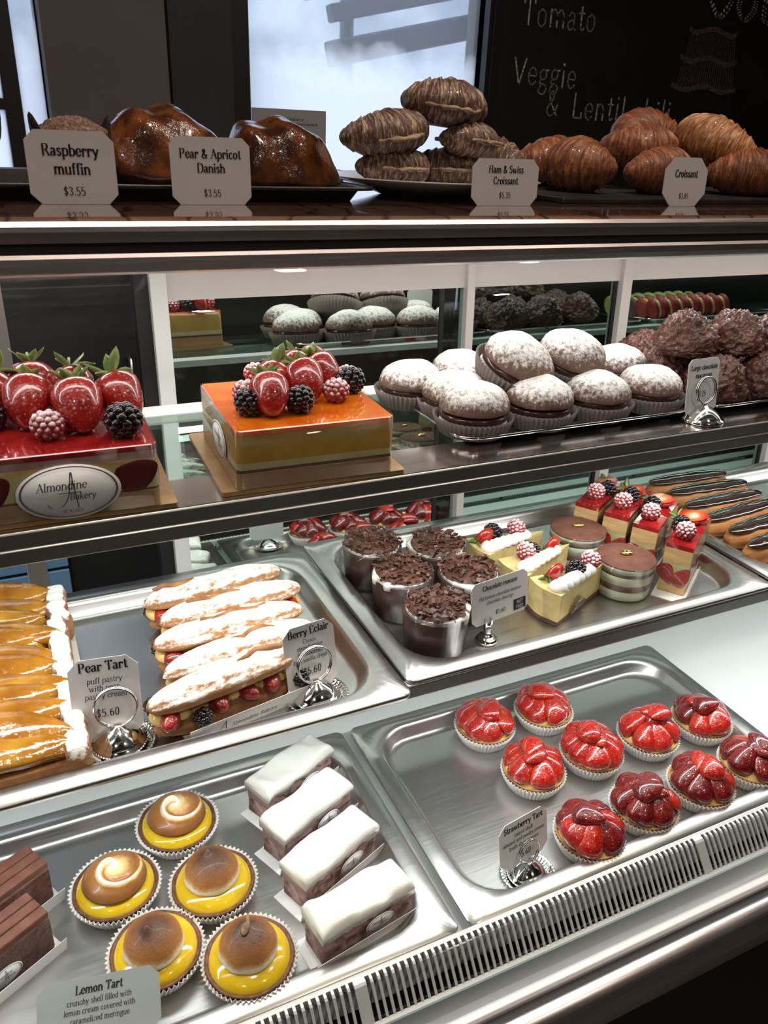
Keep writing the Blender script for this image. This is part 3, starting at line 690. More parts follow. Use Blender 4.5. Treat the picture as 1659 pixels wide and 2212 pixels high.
# ------------------------------------------------------------------ trays
def rrect(w, d, r, z, n=6):
    P = []
    for cx, cy, a0 in ((w/2-r, d/2-r, 0), (-w/2+r, d/2-r, 90), (-w/2+r, -d/2+r, 180), (w/2-r, -d/2+r, 270)):
        for i in range(n+1):
            a = radians(a0+90*i/n); P.append((cx+r*cos(a), cy+r*sin(a), z))
    return P
def pan_mesh(w, d, fl=.020, dep=.020, r=.05):
    R = [rrect(w, d, .010, -.0055), rrect(w+.001, d+.001, .0105, -.002), rrect(w-.001, d-.001, .010, 0), rrect(w-2*fl, d-2*fl, r, 0),
         rrect(w-2*fl-.004, d-2*fl-.004, r, -.0012), rrect(w-2*fl-.010, d-2*fl-.010, r-.002, -.005), rrect(w-2*fl-.018, d-2*fl-.018, r-.004, -dep+.004), rrect(w-2*fl-.026, d-2*fl-.026, r-.006, -dep+.0006), rrect(w-2*fl-.034, d-2*fl-.034, r-.008, -dep)]
    b = B(); b.rings(R, True, False, True); return b.me('pan')
PAN = pan_mesh(.529, .325)
def tray(x, y, z, label, me=None, mat=None, rz=0, name='steel_tray', group='steel trays in the case'):
    o = obj(name, me or PAN, mat or STEEL, loc=(x, y, z+Z0), rot=(0, 0, rz)); solid(o, .0007)
    return tag(o, label, 'tray', group)
ZD, ZM, ZS = -.753, -.527, -.290         # where food stands: lower trays, middle trays, upper shelf
tray(.066, .6125, -.733, 'steel tray holding the lemon tarts, in the bottom row')
tray(.6065, .6115, -.733, 'steel tray holding the strawberry tarts, in the bottom row')
tray(.052, .7195, -.507, 'steel tray holding the pear tart and berry eclairs', rz=radians(.3))
tray(.586, .738, -.507, 'steel tray holding chocolate mousse cups and cake slices')
tray(1.128, .738, -.507, 'steel tray under the chocolate glazed eclairs')
SHEET = B()
SHEET.rings([rrect(.325, .186, .018, .001), rrect(.345, .206, .022, .009), rrect(.349, .210, .024, .0095), rrect(.349, .210, .024, .008), rrect(.339, .200, .021, .0075), rrect(.322, .183, .018, .0018)], True, True, True)
SHEET = SHEET.me('sheet')
o = tray(.582, .757, ZS, 'dark sheet tray under the sugar dusted buns', SHEET, CHROME, name='sheet_tray', group='shallow trays on the upper shelf')
o = tray(.925, .757, ZS, 'dark sheet tray under the chocolate macaroons', SHEET, CHROME, name='sheet_tray', group='shallow trays on the upper shelf')
o = tray(1.29, .757, ZS, 'dark sheet tray under the coloured macarons', SHEET, CHROME, name='sheet_tray', group='shallow trays on the upper shelf')

# ------------------------------------------------------------------ shared small meshes
def liner_mesh(r0, r1, h, n=46, amp=.0017):
    def rp(t, i): return (amp*(.3 if i in (0, 5) else 1))*sin(n*t)
    b = B(); N = n*4
    b.lathe([(r0, 0), (r0+(r1-r0)*.5, h*.5), (r1, h), (r1-.0004, h), (r0+(r1-r0)*.5-.0005, h*.5), (r0-.0004, .0006)], N, rp, True, True)
    return b.me('liner')
def straw_mesh(seed=0, L=.034, W=.028):
    rnd = random.Random(seed); a, b_ = rnd.uniform(.9, 1.1), rnd.uniform(.88, 1.05)
    def f(d):
        t = (d.z+1)/2                                   # 0 tip .. 1 calyx
        r = W/2*(max(0, 1-abs(2*t-1)**2.4)**.5)*(.62+.55*t)
        h = Vector((d.x, d.y, 0)); h = h.normalized() if h.length > 1e-6 else h
        w = 1+.05*fn3((d.x*2+seed, d.y*2, d.z*2))
        return Vector((h.x*r*a*w, h.y*r*b_*w, (t-.5)*L - (.003*(t > .93)*(t-.93)/.07)))
    return B().blob(f, 20, 16).me('strawberry')
STR = [straw_mesh(i) for i in range(4)]
def half_mesh(seed):
    """halved strawberry lying on its cut side, tip towards +x"""
    def f(d):
        t = (d.x+1)/2
        r = .0150*(max(0, 1-abs(2*t-1)**2.4)**.5)*(1.25-.72*t)
        h = Vector((d.y, d.z)); h = h.normalized() if h.length > 1e-6 else h
        z = h.y*r*(.72 if h.y > 0 else .12)
        return Vector(((t-.5)*.036, h.x*r*(1+.06*fn3((t*3, seed, 0))), z))
    return B().blob(f, 20, 14, RX(0)).me('strawberry_half')
def blobx(f, nu, nv):
    return B().blob(f, nu, nv)
HALF = [half_mesh(i) for i in range(3)]
def cut_face_mesh():
    n = 22; P = []
    for i in range(n):
        a = 2*pi*i/n; x = cos(a); t = (x+1)/2; r = .0138*(max(0, 1-abs(2*t-1)**2.2)**.5)*(1.15-.5*t)
        P.append(((t-.5)*.0345, r*(1 if sin(a) >= 0 else -1)))
    P2 = []
    for p in P:
        if not P2 or (abs(p[0]-P2[-1][0])+abs(p[1]-P2[-1][1])) > 1e-5: P2.append(p)
    return B().prism(P2, 0, .0008).me('cut_face', False)
CUTF = cut_face_mesh()
def calyx_mesh(n=6, L=.014, seed=0):
    rnd = random.Random(seed); b = B()
    for i in range(n):
        a = 2*pi*i/n+rnd.uniform(-.2, .2); up = rnd.uniform(.1, .9); l = L*rnd.uniform(.75, 1.25); w = l*.24
        R = []
        for j in range(6):
            t = j/5; ww = w*sin(pi*(.12+.88*t))*(1 if t < 1 else 0)+.0002
            z = .001+l*(up*t-.35*t*t*(1-up)); x = l*t*(1-.35*up*t)
            R.append([(x, -ww, z+.12*ww), (x, 0, z-.0004), (x, ww, z+.12*ww), (x, 0, z+.0005)])
        b.rings(R, True, True, True, RZ(a))
    b.tube([(0, 0, 0), (0, .0005, .004), (.001, .001, .008)], .0009, 6)
    return b.me('calyx')
CAL = [calyx_mesh(6, .014, 1), calyx_mesh(7, .016, 2), calyx_mesh(5, .012, 3)]
ICO_V, ICO_F = None, None
def small_ball(nu=7, nv=5):
    b = B().blob(lambda d: d.copy(), nu, nv); return b.v, b.f
SB = small_ball()
def drupe_mesh(R=.0105, H=.013, rows=6, r=.0029, seed=0, hollow=False):
    rnd = random.Random(seed); b = B()
    for i in range(rows):
        a = pi*(.12+.80*i/(rows-1)); rr = R*sin(a)*(.86+.14*cos(a)); z = H*.5*cos(a)*1.0+H*.5
        n = max(1, int(2*pi*rr/(r*1.75)))
        for j in range(n):
            t = 2*pi*(j+.5*(i % 2))/n+rnd.uniform(-.05, .05)
            s = r*rnd.uniform(.92, 1.08)
            b.add(SB[0], SB[1], T(rr*cos(t), rr*sin(t), z) @ SCL(s))
    b.add(SB[0], SB[1], T(0, 0, H*.96) @ SCL(r)); b.blob(lambda d: Vector((d.x*R*.9, d.y*R*.9, H*.5+d.z*H*.5)), 10, 6)
    return b.me('drupelets')
RBM = drupe_mesh(.0098, .0165, 7, .0026, 1)
BBM = drupe_mesh(.0100, .0180, 7, .0032, 2)
def strawberry(parent, loc, tip, scale=1, mat=None, leaves=True, k=0):
    """whole strawberry; tip = direction its point faces"""
    d = Vector(tip).normalized(); q = (-d).to_track_quat('Z', 'Y')
    Mx = Matrix.Translation(loc) @ q.to_matrix().to_4x4() @ RZ(k*1.3) @ SCL(scale)
    s = obj('strawberry', STR[k % 4], mat or STRAWC, parent, M=Mx)
    if leaves: obj('calyx', CAL[k % 3], LEAF, s, loc=(0, 0, .0145), label='green strawberry leaves')
    return s
def raspberry(parent, loc, rot=(0, 0, 0), s=1, mat=None): return obj('raspberry', RBM, mat or RASPS, parent, loc=loc, rot=rot, scl=s)
def blackberry(parent, loc, rot=(0, 0, 0), s=1): return obj('blackberry', BBM, BLACKB, parent, loc=loc, rot=rot, scl=s)

# ------------------------------------------------------------------ strawberry tarts
LIN_S = liner_mesh(.033, .0415, .021, 50)
TSH = B().lathe([(.031, .001), (.0385, .0205), (.0400, .0225), (.0375, .0225), (.035, .016)], 40, None, True, True).me('tart_shell')
TCU = B().lathe([(.036, .016), (.0370, .0205), (.033, .0250), (.024, .0300), (.012, .033), (.001, .034)], 32, None, True, True).me('custard')
def straw_tart(x, y, label, seed, dark=0.):
    rnd = random.Random(seed)
    t = thing('strawberry_tart', label, 'tart', (x, y, ZD), rnd.uniform(0, 6), 'strawberry tarts on the steel tray')
    obj('paper_liner', LIN_S, LINERW, t); obj('tart_shell', TSH, SHELLG, t); obj('custard', TCU, CUSTARD, t)
    n = rnd.choice((6, 7, 7))
    for i in range(n):
        a = 2*pi*i/n+rnd.uniform(-.18, .18); rr = .0205+rnd.uniform(-.002, .002)
        el = radians(rnd.uniform(36, 52))            # tip rises towards the middle
        Mx = RZ(a) @ T(rr, 0, .0335) @ RY(-(pi/2-el)*-1+pi/2) @ RZ(rnd.uniform(-.4, .4)) if False else RZ(a) @ T(rr, 0, .034) @ RY(radians(180)-el*-1*-1) @ Matrix.Identity(4)
        d = Vector((-cos(a)*cos(el), -sin(a)*cos(el), sin(el)))
        # frame: local x = tip direction, local z = outward normal
        nrm = Vector((cos(a)*sin(el), sin(a)*sin(el), cos(el))); yy = nrm.cross(d)
        Mx = Matrix((d, yy, nrm)).transposed().to_4x4(); Mx.translation = (cos(a)*rr, sin(a)*rr, .0345+rnd.uniform(-.0015, .002))
        Mx = Mx @ RX(rnd.uniform(-.25, .25)) @ RZ(rnd.uniform(-.25, .25)) @ SCL(rnd.uniform(1.15, 1.35), rnd.uniform(1.15, 1.42), rnd.uniform(1.15, 1.5))
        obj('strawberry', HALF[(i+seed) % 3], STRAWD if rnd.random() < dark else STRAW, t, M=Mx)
    for i in range(rnd.choice((2, 3))):
        a = rnd.uniform(0, 6.28); Mx = T(.007*cos(a), .007*sin(a), .047+.004*i) @ RZ(a+i*2) @ RY(radians(-12)) @ SCL(1.1)
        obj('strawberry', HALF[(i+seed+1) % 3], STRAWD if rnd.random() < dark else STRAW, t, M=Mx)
for i, (x, y, dk, lb) in enumerate([
    (.519, .709, 0, 'strawberry tart at the back left corner of its group'),
    (.615, .705, 0, 'strawberry tart second in the back row'),
    (.719, .606, 0, 'strawberry tart with pale liner showing, third along the middle row'),
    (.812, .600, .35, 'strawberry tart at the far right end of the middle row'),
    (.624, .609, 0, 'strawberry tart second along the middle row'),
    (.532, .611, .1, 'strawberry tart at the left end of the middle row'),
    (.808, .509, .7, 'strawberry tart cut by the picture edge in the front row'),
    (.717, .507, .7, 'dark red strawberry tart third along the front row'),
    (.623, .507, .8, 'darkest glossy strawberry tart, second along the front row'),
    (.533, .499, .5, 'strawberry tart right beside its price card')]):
    straw_tart(x, y, lb, 20+i, dk)

# ------------------------------------------------------------------ lemon tarts
LIN_L = liner_mesh(.036, .0465, .022, 56, .0018)
LSH = B().lathe([(.034, .001), (.0425, .0195), (.0437, .0215), (.041, .0222), (.0385, .018)], 44, lambda t, i: .0004*sin(9*t), True, True).me('tart_shell')
LCU = B().lathe([(.0395, .016), (.0402, .0205), (.0385, .0245), (.034, .0285), (.024, .031), (.001, .032)], 36, None, True, True).me('lemon_filling')
def toast(name, mode):
    m, nt, bs = nodes(name); co = coords(nt, 'Object'); sx = nt.nodes.new('ShaderNodeSeparateXYZ'); nt.links.new(co, sx.inputs[0])
    n = noise_n(nt, co, 90, 5, .65); n2 = noise_n(nt, co, 420, 3, .7)
    if mode == 'dome':          # scorched on top, white at the foot
        v = mth(nt, 'ADD', mth(nt, 'MULTIPLY', sx.outputs[2], 34), mth(nt, 'MULTIPLY', n, .32))
        c = ramp(nt, v, [(.30, (.88, .84, .76)), (.38, (.70, .42, .18)), (.50, (.42, .17, .045)), (.78, (.24, .085, .024)), (1, (.085, .030, .012))])
        c = mixc(nt, mth(nt, 'MULTIPLY', ramp(nt, n2, [(.56, (0, 0, 0)), (.66, (1, 1, 1))]), ramp(nt, v, [(.7, (0, 0, 0)), (.95, (.75, .75, .75))])), c, (.035, .016, .010))
    else:                       # pale swirl, browned rim: colour follows how far out and how low
        ln = nt.nodes.new('ShaderNodeVectorMath'); ln.operation = 'LENGTH'
        cm = nt.nodes.new('ShaderNodeCombineXYZ'); nt.links.new(sx.outputs[0], cm.inputs[0]); nt.links.new(sx.outputs[1], cm.inputs[1]); nt.links.new(cm.outputs[0], ln.inputs[0])
        at = nt.nodes.new('ShaderNodeAttribute'); at.attribute_name = 'ridge'
        v = mth(nt, 'SUBTRACT', mth(nt, 'ADD', mth(nt, 'MULTIPLY', ln.outputs['Value'], 23), mth(nt, 'MULTIPLY', n, .4)), at.outputs['Fac'])
        c = ramp(nt, v, [(.22, (.92, .86, .72)), (.42, (.86, .58, .26)), (.60, (.42, .17, .04)), (1, (.22, .075, .022))])
    nt.links.new(c, bs.inputs['Base Color']); setp(bs, Roughness=.36 if mode != 'dome' else .55)
    bs.inputs['Coat Weight'].default_value = .22 if mode != 'dome' else .06
    bump(nt, bs, n2, .6 if mode == 'dome' else .08, .0008)
    return m
TDOME, TSWIRL = toast('scorched_meringue', 'dome'), toast('swirled_meringue', 'swirl')
def dome_mesh(seed, peak):
    px, py = .006*cos(seed), .006*sin(seed)
    def f(d):
        r = .0290*(1+.03*fn3((d.x*2, d.y*2, seed)))
        z = d.z*(.0255 if d.z > 0 else .005)
        p = Vector((d.x*r*(1.0 if d.z > -.2 else .93), d.y*r, z))
        g = math.exp(-(((p.x-px)/.0042)**2+((p.y-py)/.0042)**2))
        if d.z > 0: p.z += peak*g; p.x += g*.0015
        return p
    return B().blob(f, 56, 40).me('meringue')
def swirl_mesh(seed):
    nr, nt_ = 46, 96; v = []; f = []; rd = []
    for i in range(nr+1):
        t = i/nr
        for j in range(nt_):
            a = 2*pi*j/nt_
            R = .0335*(t if t < .86 else .86+(t-.86)*.9); base = .021*(max(0, 1-(t*.98)**2.3))**.55
            ph = (a+seed-2*pi*t*1.15) % (2*pi); sp = min(ph, 2*pi-ph)
            rg = math.exp(-(sp/.55)**2)*(1-t)**.35*min(1, t*4)
            v.append((R*cos(a), R*sin(a), base+.0065*rg-.0022*math.exp(-((ph-1.1)/.5)**2)*(1-t)*min(1, t*4)))
            rd.append(.85*rg-.25*math.exp(-((ph-1.1)/.45)**2)*(1-t))
    for i in range(nr):
        for j in range(nt_):
            k = (j+1) % nt_; f.append((i*nt_+j, (i+1)*nt_+j, (i+1)*nt_+k, i*nt_+k))
    f.append(tuple(nr*nt_+j for j in range(nt_-1, -1, -1)))
    me = me_new('meringue', v, f); a = me.attributes.new('ridge', 'FLOAT', 'POINT'); a.data.foreach_set('value', rd)
    return me
CRACKM = M('open_crack', (.10, .04, .018), .5, c2=(.30, .16, .08), ns=150)
def lemon_tart(x, y, kind, seed, label):
    t = thing('lemon_tart', label, 'tart', (x, y, ZD), seed, 'lemon meringue tarts on the steel tray')
    obj('paper_liner', LIN_L, LINER if kind == 'dome' else LINERW, t, label='fluted paper baking cup'); obj('tart_shell', LSH, SHELL, t); obj('lemon_filling', LCU, LEMON, t)
    rnd = random.Random(seed)
    if kind == 'dome' and seed == .9:
        obj('meringue_crack', B().blob(lambda d: Vector((d.x*.0115, d.y*.0038*(1-.5*d.x), d.z*.0022)), 18, 8).me('meringue_crack'), CRACKM, t, loc=(.004, .004, .0600), rot=(0, radians(-10), radians(10)), label='open brown crack')
    if kind == 'dome':
        mg = obj('meringue', dome_mesh(seed, .006), TDOME, t, loc=(.002*cos(seed), .002*sin(seed), .0325), label='scorched domed meringue')
    else:
        mg = obj('meringue', swirl_mesh(seed), TSWIRL, t, loc=(0, 0, .0285), label='pale swirled meringue with browned rim')
for i, (x, y, k, s, lb) in enumerate([
    (.096, .703, 'swirl', 2.2, 'lemon tart with swirled meringue, rearmost of the five'),
    (.018, .642, 'swirl', .4, 'lemon tart with pale spiral meringue at the left of the five'),
    (.114, .606, 'dome', 1.0, 'lemon tart with scorched dome in the middle of the five'),
    (.043, .551, 'dome', 1.9, 'lemon tart with smooth brown dome right behind its price card'),
    (.125, .508, 'dome', .9, 'lemon tart with darkest cracked dome, nearest the air grille')]):
    lemon_tart(x, y, k, s, lb)

# ------------------------------------------------------------------ frosted cake slices on cards
def slice_body(L, W, H, seed, wob=.0015):
    nx, nz = 22, 8; R = []
    def ring(x):
        P = []
        for (y0, z0, y1, z1, n) in ((-W/2, 0, -W/2, H, 6), (-W/2, H, W/2, H, 6), (W/2, H, W/2, 0, 6), (W/2, 0, -W/2, 0, 6)):
            for i in range(n):
                t = i/n; y, z = y0+(y1-y0)*t, z0+(z1-z0)*t
                w = wob*fn3((x*90+seed*7, y*90, z*90)); P.append((x, y+w*(1 if y > 0 else -1), z+(.4*w if z > 0 else 0)))
        return P
    for i in range(nx+1): R.append(ring(-L/2+L*i/nx))
    return B().rings(R).me('slice_body', True)
def frosting_mesh(L, W, seed):
    nx, ny = 40, 16; v = []; f = []
    def top(u, w):
        x = (u-.5)*L
        return .0105+.0030*fn3((x*60+seed, w*1.6, seed))+.0060*abs(sin(x*40+w*1.9+seed))**1.6-.0025
    def drip(u, s): return -.0055-.007*fn3((u*6+seed*3, s*5, 2))-.004*fn3((u*17, s, seed))
    R = []
    for i in range(nx+1):
        u = i/nx; e = min(1, min(u, 1-u)*16)**.5; x = (u-.5)*(L+.004)
        P = [(x, -(W/2+.0015)*1, drip(u, 1)*(1 if 0 < i < nx else 1.2))]
        for j in range(ny+1):
            w = j/ny; y = (w-.5)*(W+.005); edge = min(1, min(w, 1-w)*9)**.5
            P.append((x, y, .002+(top(u, w)-.002)*(.35+.65*edge)*(.45+.55*e)))
        P.append((x, W/2+.0015, drip(u, -1)))
        R.append(P)
    return B().rings(R).me('frosting')
def card_mesh(L, W, hb, over=.012):
    """folded card: floor and one low upright side along -y"""
    b = B(); t = .0006
    b.box2((-L/2-over, -W/2-.004, 0), (L/2+over*.6, W/2+.003, t))
    b.add([(-L/2-over, -W/2-.004, 0), (L/2+over*.6, -W/2-.004, 0), (L/2+over*.6, -W/2-.0085, hb), (-L/2-over, -W/2-.0085, hb),
           (-L/2-over, -W/2-.0034, 0), (L/2+over*.6, -W/2-.0034, 0), (L/2+over*.6, -W/2-.0079, hb), (-L/2-over, -W/2-.0079, hb)],
          [(0, 1, 2, 3), (7, 6, 5, 4), (3, 2, 6, 7), (0, 3, 7, 4), (1, 5, 6, 2)])
    return b.me('card_tray', False)
CARDM = card_mesh(.105, .037, .020)
def cheese_slice(x, y, rz, seed, label):
    t = thing('frosted_cake_slice', label, 'cake slice', (x, y, ZD), rz, 'white frosted cake slices on cards')
    obj('card_tray', CARDM, CARD, t, label='folded white card')
    s = obj('slice_body', slice_body(.105, .037, .042, seed), CHEESEB, t, loc=(0, 0, .0008))
    obj('mousse_layer', slice_body(.1055, .0375, .020, seed+3, .002), PINKL, t, loc=(0, 0, .0235))
    obj('frosting', frosting_mesh(.107, .039, seed), FROST, t, loc=(0, 0, .043))
    oval_label(t, T(.012, -.0222, .026), .034, .021)
for i, (p, q, lb) in enumerate([((.189, .669), (.303, .723), 'rearmost of the four white frosted cake slices'), ((.188, .606), (.300, .656), 'second from the back of the four white frosted cake slices'),
    ((.194, .544), (.299, .587), 'third from the back of the four white frosted cake slices'), ((.189, .480), (.299, .499), 'glossy white frosted cake slice nearest the air grille')]):
    a = atan2(q[1]-p[1], q[0]-p[0]); cx, cy = (p[0]+q[0])/2, (p[1]+q[1])/2
    cheese_slice(cx-sin(a)*.0185, cy+cos(a)*.0185, a, 3+i*5, lb)
# chocolate slices at the left
CHB = slice_body(.100, .036, .052, 40, .0006)
def choc_slice(x, y, rz, label):
    t = thing('chocolate_cake_slice', label, 'cake slice', (x, y, ZD), rz, 'chocolate slices with ridged tops')
    obj('card_tray', CARDM, CARD, t, label='folded white card'); obj('slice_body', CHB, BROWNCAKE, t, loc=(0, 0, .0008))
    for i in range(3):
        b = B().box((0, -.0125+i*.0125, .056), (.102, .0112, .009)); o = obj('chocolate_bar', b.me('chocolate_bar', False), COCOA, t); bev(o, .0015)
    obj('side_glaze', B().box2((-.0505, -.0186, .012), (.0505, -.0181, .050)).me('side_glaze', False), CHOCM, t)
    oval_label(t, T(.0, -.0195, .024), .034, .022)
choc_slice(-.100, .594, radians(29), 'chocolate cake slice with ridged cocoa top at the lower left edge')
choc_slice(-.096, .655, radians(29), 'chocolate cake slice half hidden behind the one at the lower left edge')

# ------------------------------------------------------------------ price cards and holders
def octo(w, h, c): return [(-w/2+c, 0), (w/2-c, 0), (w/2, c), (w/2, h-c), (w/2-c, h), (-w/2+c, h), (-w/2, h-c), (-w/2, c)]
def sign(name, label, w, h, lines, loc, rz, tilt, mat=None, corner=.16, group='price cards', grow=0):
    """lines: (text, z as share of height, cap height as share, bold, slant)"""
    c = corner*min(w, h)
    b = B().rings([[(x, -.0004, z) for x, z in octo(w, h, c)], [(x, .0004, z) for x, z in octo(w, h, c)]])
    o = obj(name, b.me(name, False), mat or SIGN, loc=(loc[0], loc[1], loc[2]+Z0), rot=(tilt, 0, rz)); tag(o, label, 'price card', group)
    t = B()
    for (s, z, ch, bold, sl_) in lines:
        write(t, s, 0, z*h, ch*h, 1.25 if bold else .8, .38 if bold else .34, sl_, True, 'c', .1, -.0007)
    obj('lettering', t.me('lettering', False), INK, o)
    return o
BASEM = B().lathe([(.0245, 0), (.0255, .0012), (.0250, .0035), (.022, .0048), (.0215, .006), (.0150, .0125), (.0085, .0165), (.0050, .0180), (.0032, .0195), (.001, .0198)], 48).me('base')
FOILM = B().lathe([(.027, .0), (.0295, .0030), (.0325, .0050), (.0335, .0046), (.0330, .0042), (.029, .0018), (.026, .0006)], 180, lambda t, i: .0007*sin(45*t) if i in (1, 2, 3, 4, 5) else 0, True, True).me('foil_dish')
RINGM = B()
for dy in (-.0012, .0012):
    RINGM.tube([(.0155*cos(2*pi*i/40), dy, .0155+.0155*sin(2*pi*i/40)) for i in range(40)], .00095, 8, True)
RINGM.tube([(0, 0, -.004), (0, 0, .001)], .0022, 8)
RINGM = RINGM.me('ring_clip')
def holder(loc, rz, tilt, label, foil=True, s=1, rs=1):
    t = thing('card_holder', label, 'card holder', loc, rz, 'chrome card holders'); t.scale = (s, s, s)
    if foil: obj('foil_dish', FOILM, CHROME, t, label='fluted foil dish'); 
    obj('base', BASEM, CHROME, t, loc=(0, 0, .0022 if foil else 0)); obj('ring_clip', RINGM, CHROME, t, loc=(0, 0, .0205), rot=(tilt, 0, 0), scl=rs)
holder((.040, .620, ZM), radians(-8), radians(-14), 'chrome ring holder in a foil dish beside the pear tart', rs=1.22)
sign('price_card', 'price card reading Pear Tart', .062, .080, [('Pear Tart', .85, .115, 1, 0), ('puff pastry', .70, .072, 0, .1), ('with pear,', .605, .072, 0, .1), ('pastry cream', .51, .072, 0, .1), ('$5.60', .28, .10, 0, .05)], (.033, .6265, ZM+.004), radians(-8), radians(-14))
holder((.234, .613, ZM), radians(8), radians(-12), 'chrome ring holder in a foil dish beside the berry eclairs', rs=1.22)
sign('price_card', 'price card reading Berry Eclair', .058, .074, [('Berry Éclair', .85, .105, 1, 0), ('Choux', .73, .065, 0, .05), ('strawberries', .64, .065, 0, .05), ('blackberries', .55, .065, 0, .05), ('light vanilla cream', .46, .06, 0, .05), ('$5.60', .26, .11, 0, .05)], (.234, .6195, ZM+.005), radians(8), radians(-12))
holder((.444, .492, ZD), radians(9), radians(-12), 'chrome ring holder in a foil dish beside the strawberry tarts', s=.94)
sign('price_card', 'price card reading Strawberry Tart', .072, .058, [('Strawberry Tart', .80, .125, 1, 0), ('baked shell', .65, .085, 0, .05), ('almond and pastry cream', .52, .085, 0, .05), ('fresh strawberries', .39, .085, 0, .05), ('$5.60', .12, .13, 0, .05)], (.440, .4965, ZD+.0205), radians(9), radians(-12))
holder((-.020, .512, ZD), radians(-16), radians(-46), 'chrome ring holder beside the lemon tarts', False, s=.94)
sign('price_card', 'price card reading Lemon Tart', .106, .052, [('Lemon Tart', .76, .135, 1, .1), ('crunchy shell filled with', .60, .09, 0, .1), ('lemon cream covered with', .46, .09, 0, .1), ('caramelized meringue', .32, .09, 0, .1), ('$5.60', .08, .12, 0, .05)], (-.018, .489, ZD+.0125), radians(-11), radians(-46), M('grey_card', (.34, .36, .35), .35))
holder((.726, .640, ZS), radians(4), radians(-8), 'chrome ring holder on the upper shelf edge', False)
sign('price_card', 'price card reading Large chocolate macaroon', .052, .063, [('Large chocolate', .80, .09, 1, .12), ('macaroon', .655, .09, 1, .12), ('4.15', .30, .11, 0, .05)], (.727, .6455, ZS+.008), radians(4), radians(-8), corner=.1)
# mousse card on a little pedestal with a jaw clip
t = thing('card_pedestal', 'small dark chrome pedestal clip between the mousse cups and cheesecake', 'card holder', (.452, .634, ZM), radians(6))
obj('base', B().lathe([(.0125, 0), (.0135, .002), (.0125, .004), (.0085, .006), (.0095, .008), (.0065, .010), (.004, .013), (.005, .018), (.003, .021)], 32).me('base'), CHROME, t)
for s_ in (-1, 1): obj('jaw', B().box((s_*.004, 0, .025), (.0022, .004, .012)).me('jaw', False), CHROME, t)
s_ = sign('price_card', 'price card reading Chocolate mousse', .086, .052, [('Chocolate mousse', .78, .115, 1, .1), ('Old-fashion chocolate mousse', .57, .085, 0, .1), ('chocolate shavings', .44, .085, 0, .1), ('$5.60', .14, .11, 0, .05)], (.471, .638, ZM+.024), radians(9), radians(-10), corner=.12)
bx = B().box((.030, -.0006, .0105), (.019, .0003, .0135)); stp = obj('nut_free_stamp', bx.me('stamp', False), INK, s_)
t = B(); write(t, 'NUT', .030, .0115, .0042, .9, .6, 0, False, 'c', 0, -.0010); write(t, 'FREE', .030, .0050, .0042, .9, .6, 0, False, 'c', 0, -.0010)
obj('lettering', t.me('lettering', False), SIGN, stp)

# ------------------------------------------------------------------ middle row: pear tart
bd = B(); N = 60
P = [(cx, cy) for cx, cy, _ in rrect(.262, .312, .012, 0, 12)]
bd.rings([[(x, y, 0) for x, y in P], [(x*1.01+.0008*sin(i*2.6), y*1.01+.0008*cos(i*2.6), .0012) for i, (x, y) in enumerate(P)]])
o = obj('cake_board', bd.me('cake_board', False), LINER, loc=(-.112, .735, ZM+Z0)); tag(o, 'frilled paper board under the pear tart', 'cake board')
def puff_base(L, W, H, seed):
    R = []
    for k in range(7):
        z = H*k/6; o_ = .002*sin(k*2.1+seed)
        R.append([(x*(1+.012*fn3((x*50, y*50, k*3.+seed)))+(o_ if abs(x) > L*.45 else 0), y*(1+.03*fn3((x*40, y*60, k*2.+seed+9))), z) for x, y, _ in rrect(L, W, .004, 0, 3)])
    return B().rings(R).me('pastry_base')
def pear_mesh(seed):
    rnd = random.Random(seed); n = 22; R = []
    L = .118
    for i in range(n+1):
        t = i/n; x = (t-.5)*L; w = .016*(max(.0, 1-abs(2*t-1)**2.5)**.5)*(1.15-.4*t)+.0004; c = .010*sin(pi*t)*(1)+.002*fn3((t*4, seed, 0))
        zz = .004+.004*sin(pi*t)+.0012*fn3((t*5, seed, 4))
        P = []
        for k in range(10):
            a = 2*pi*k/10; P.append((x, c+w*cos(a), zz+(.0055*sin(a) if sin(a) > 0 else .001*sin(a))+.0035*cos(a)))
        R.append(P)
    return B().rings(R).me('pear_slice')
PEARS = [pear_mesh(i) for i in range(4)]
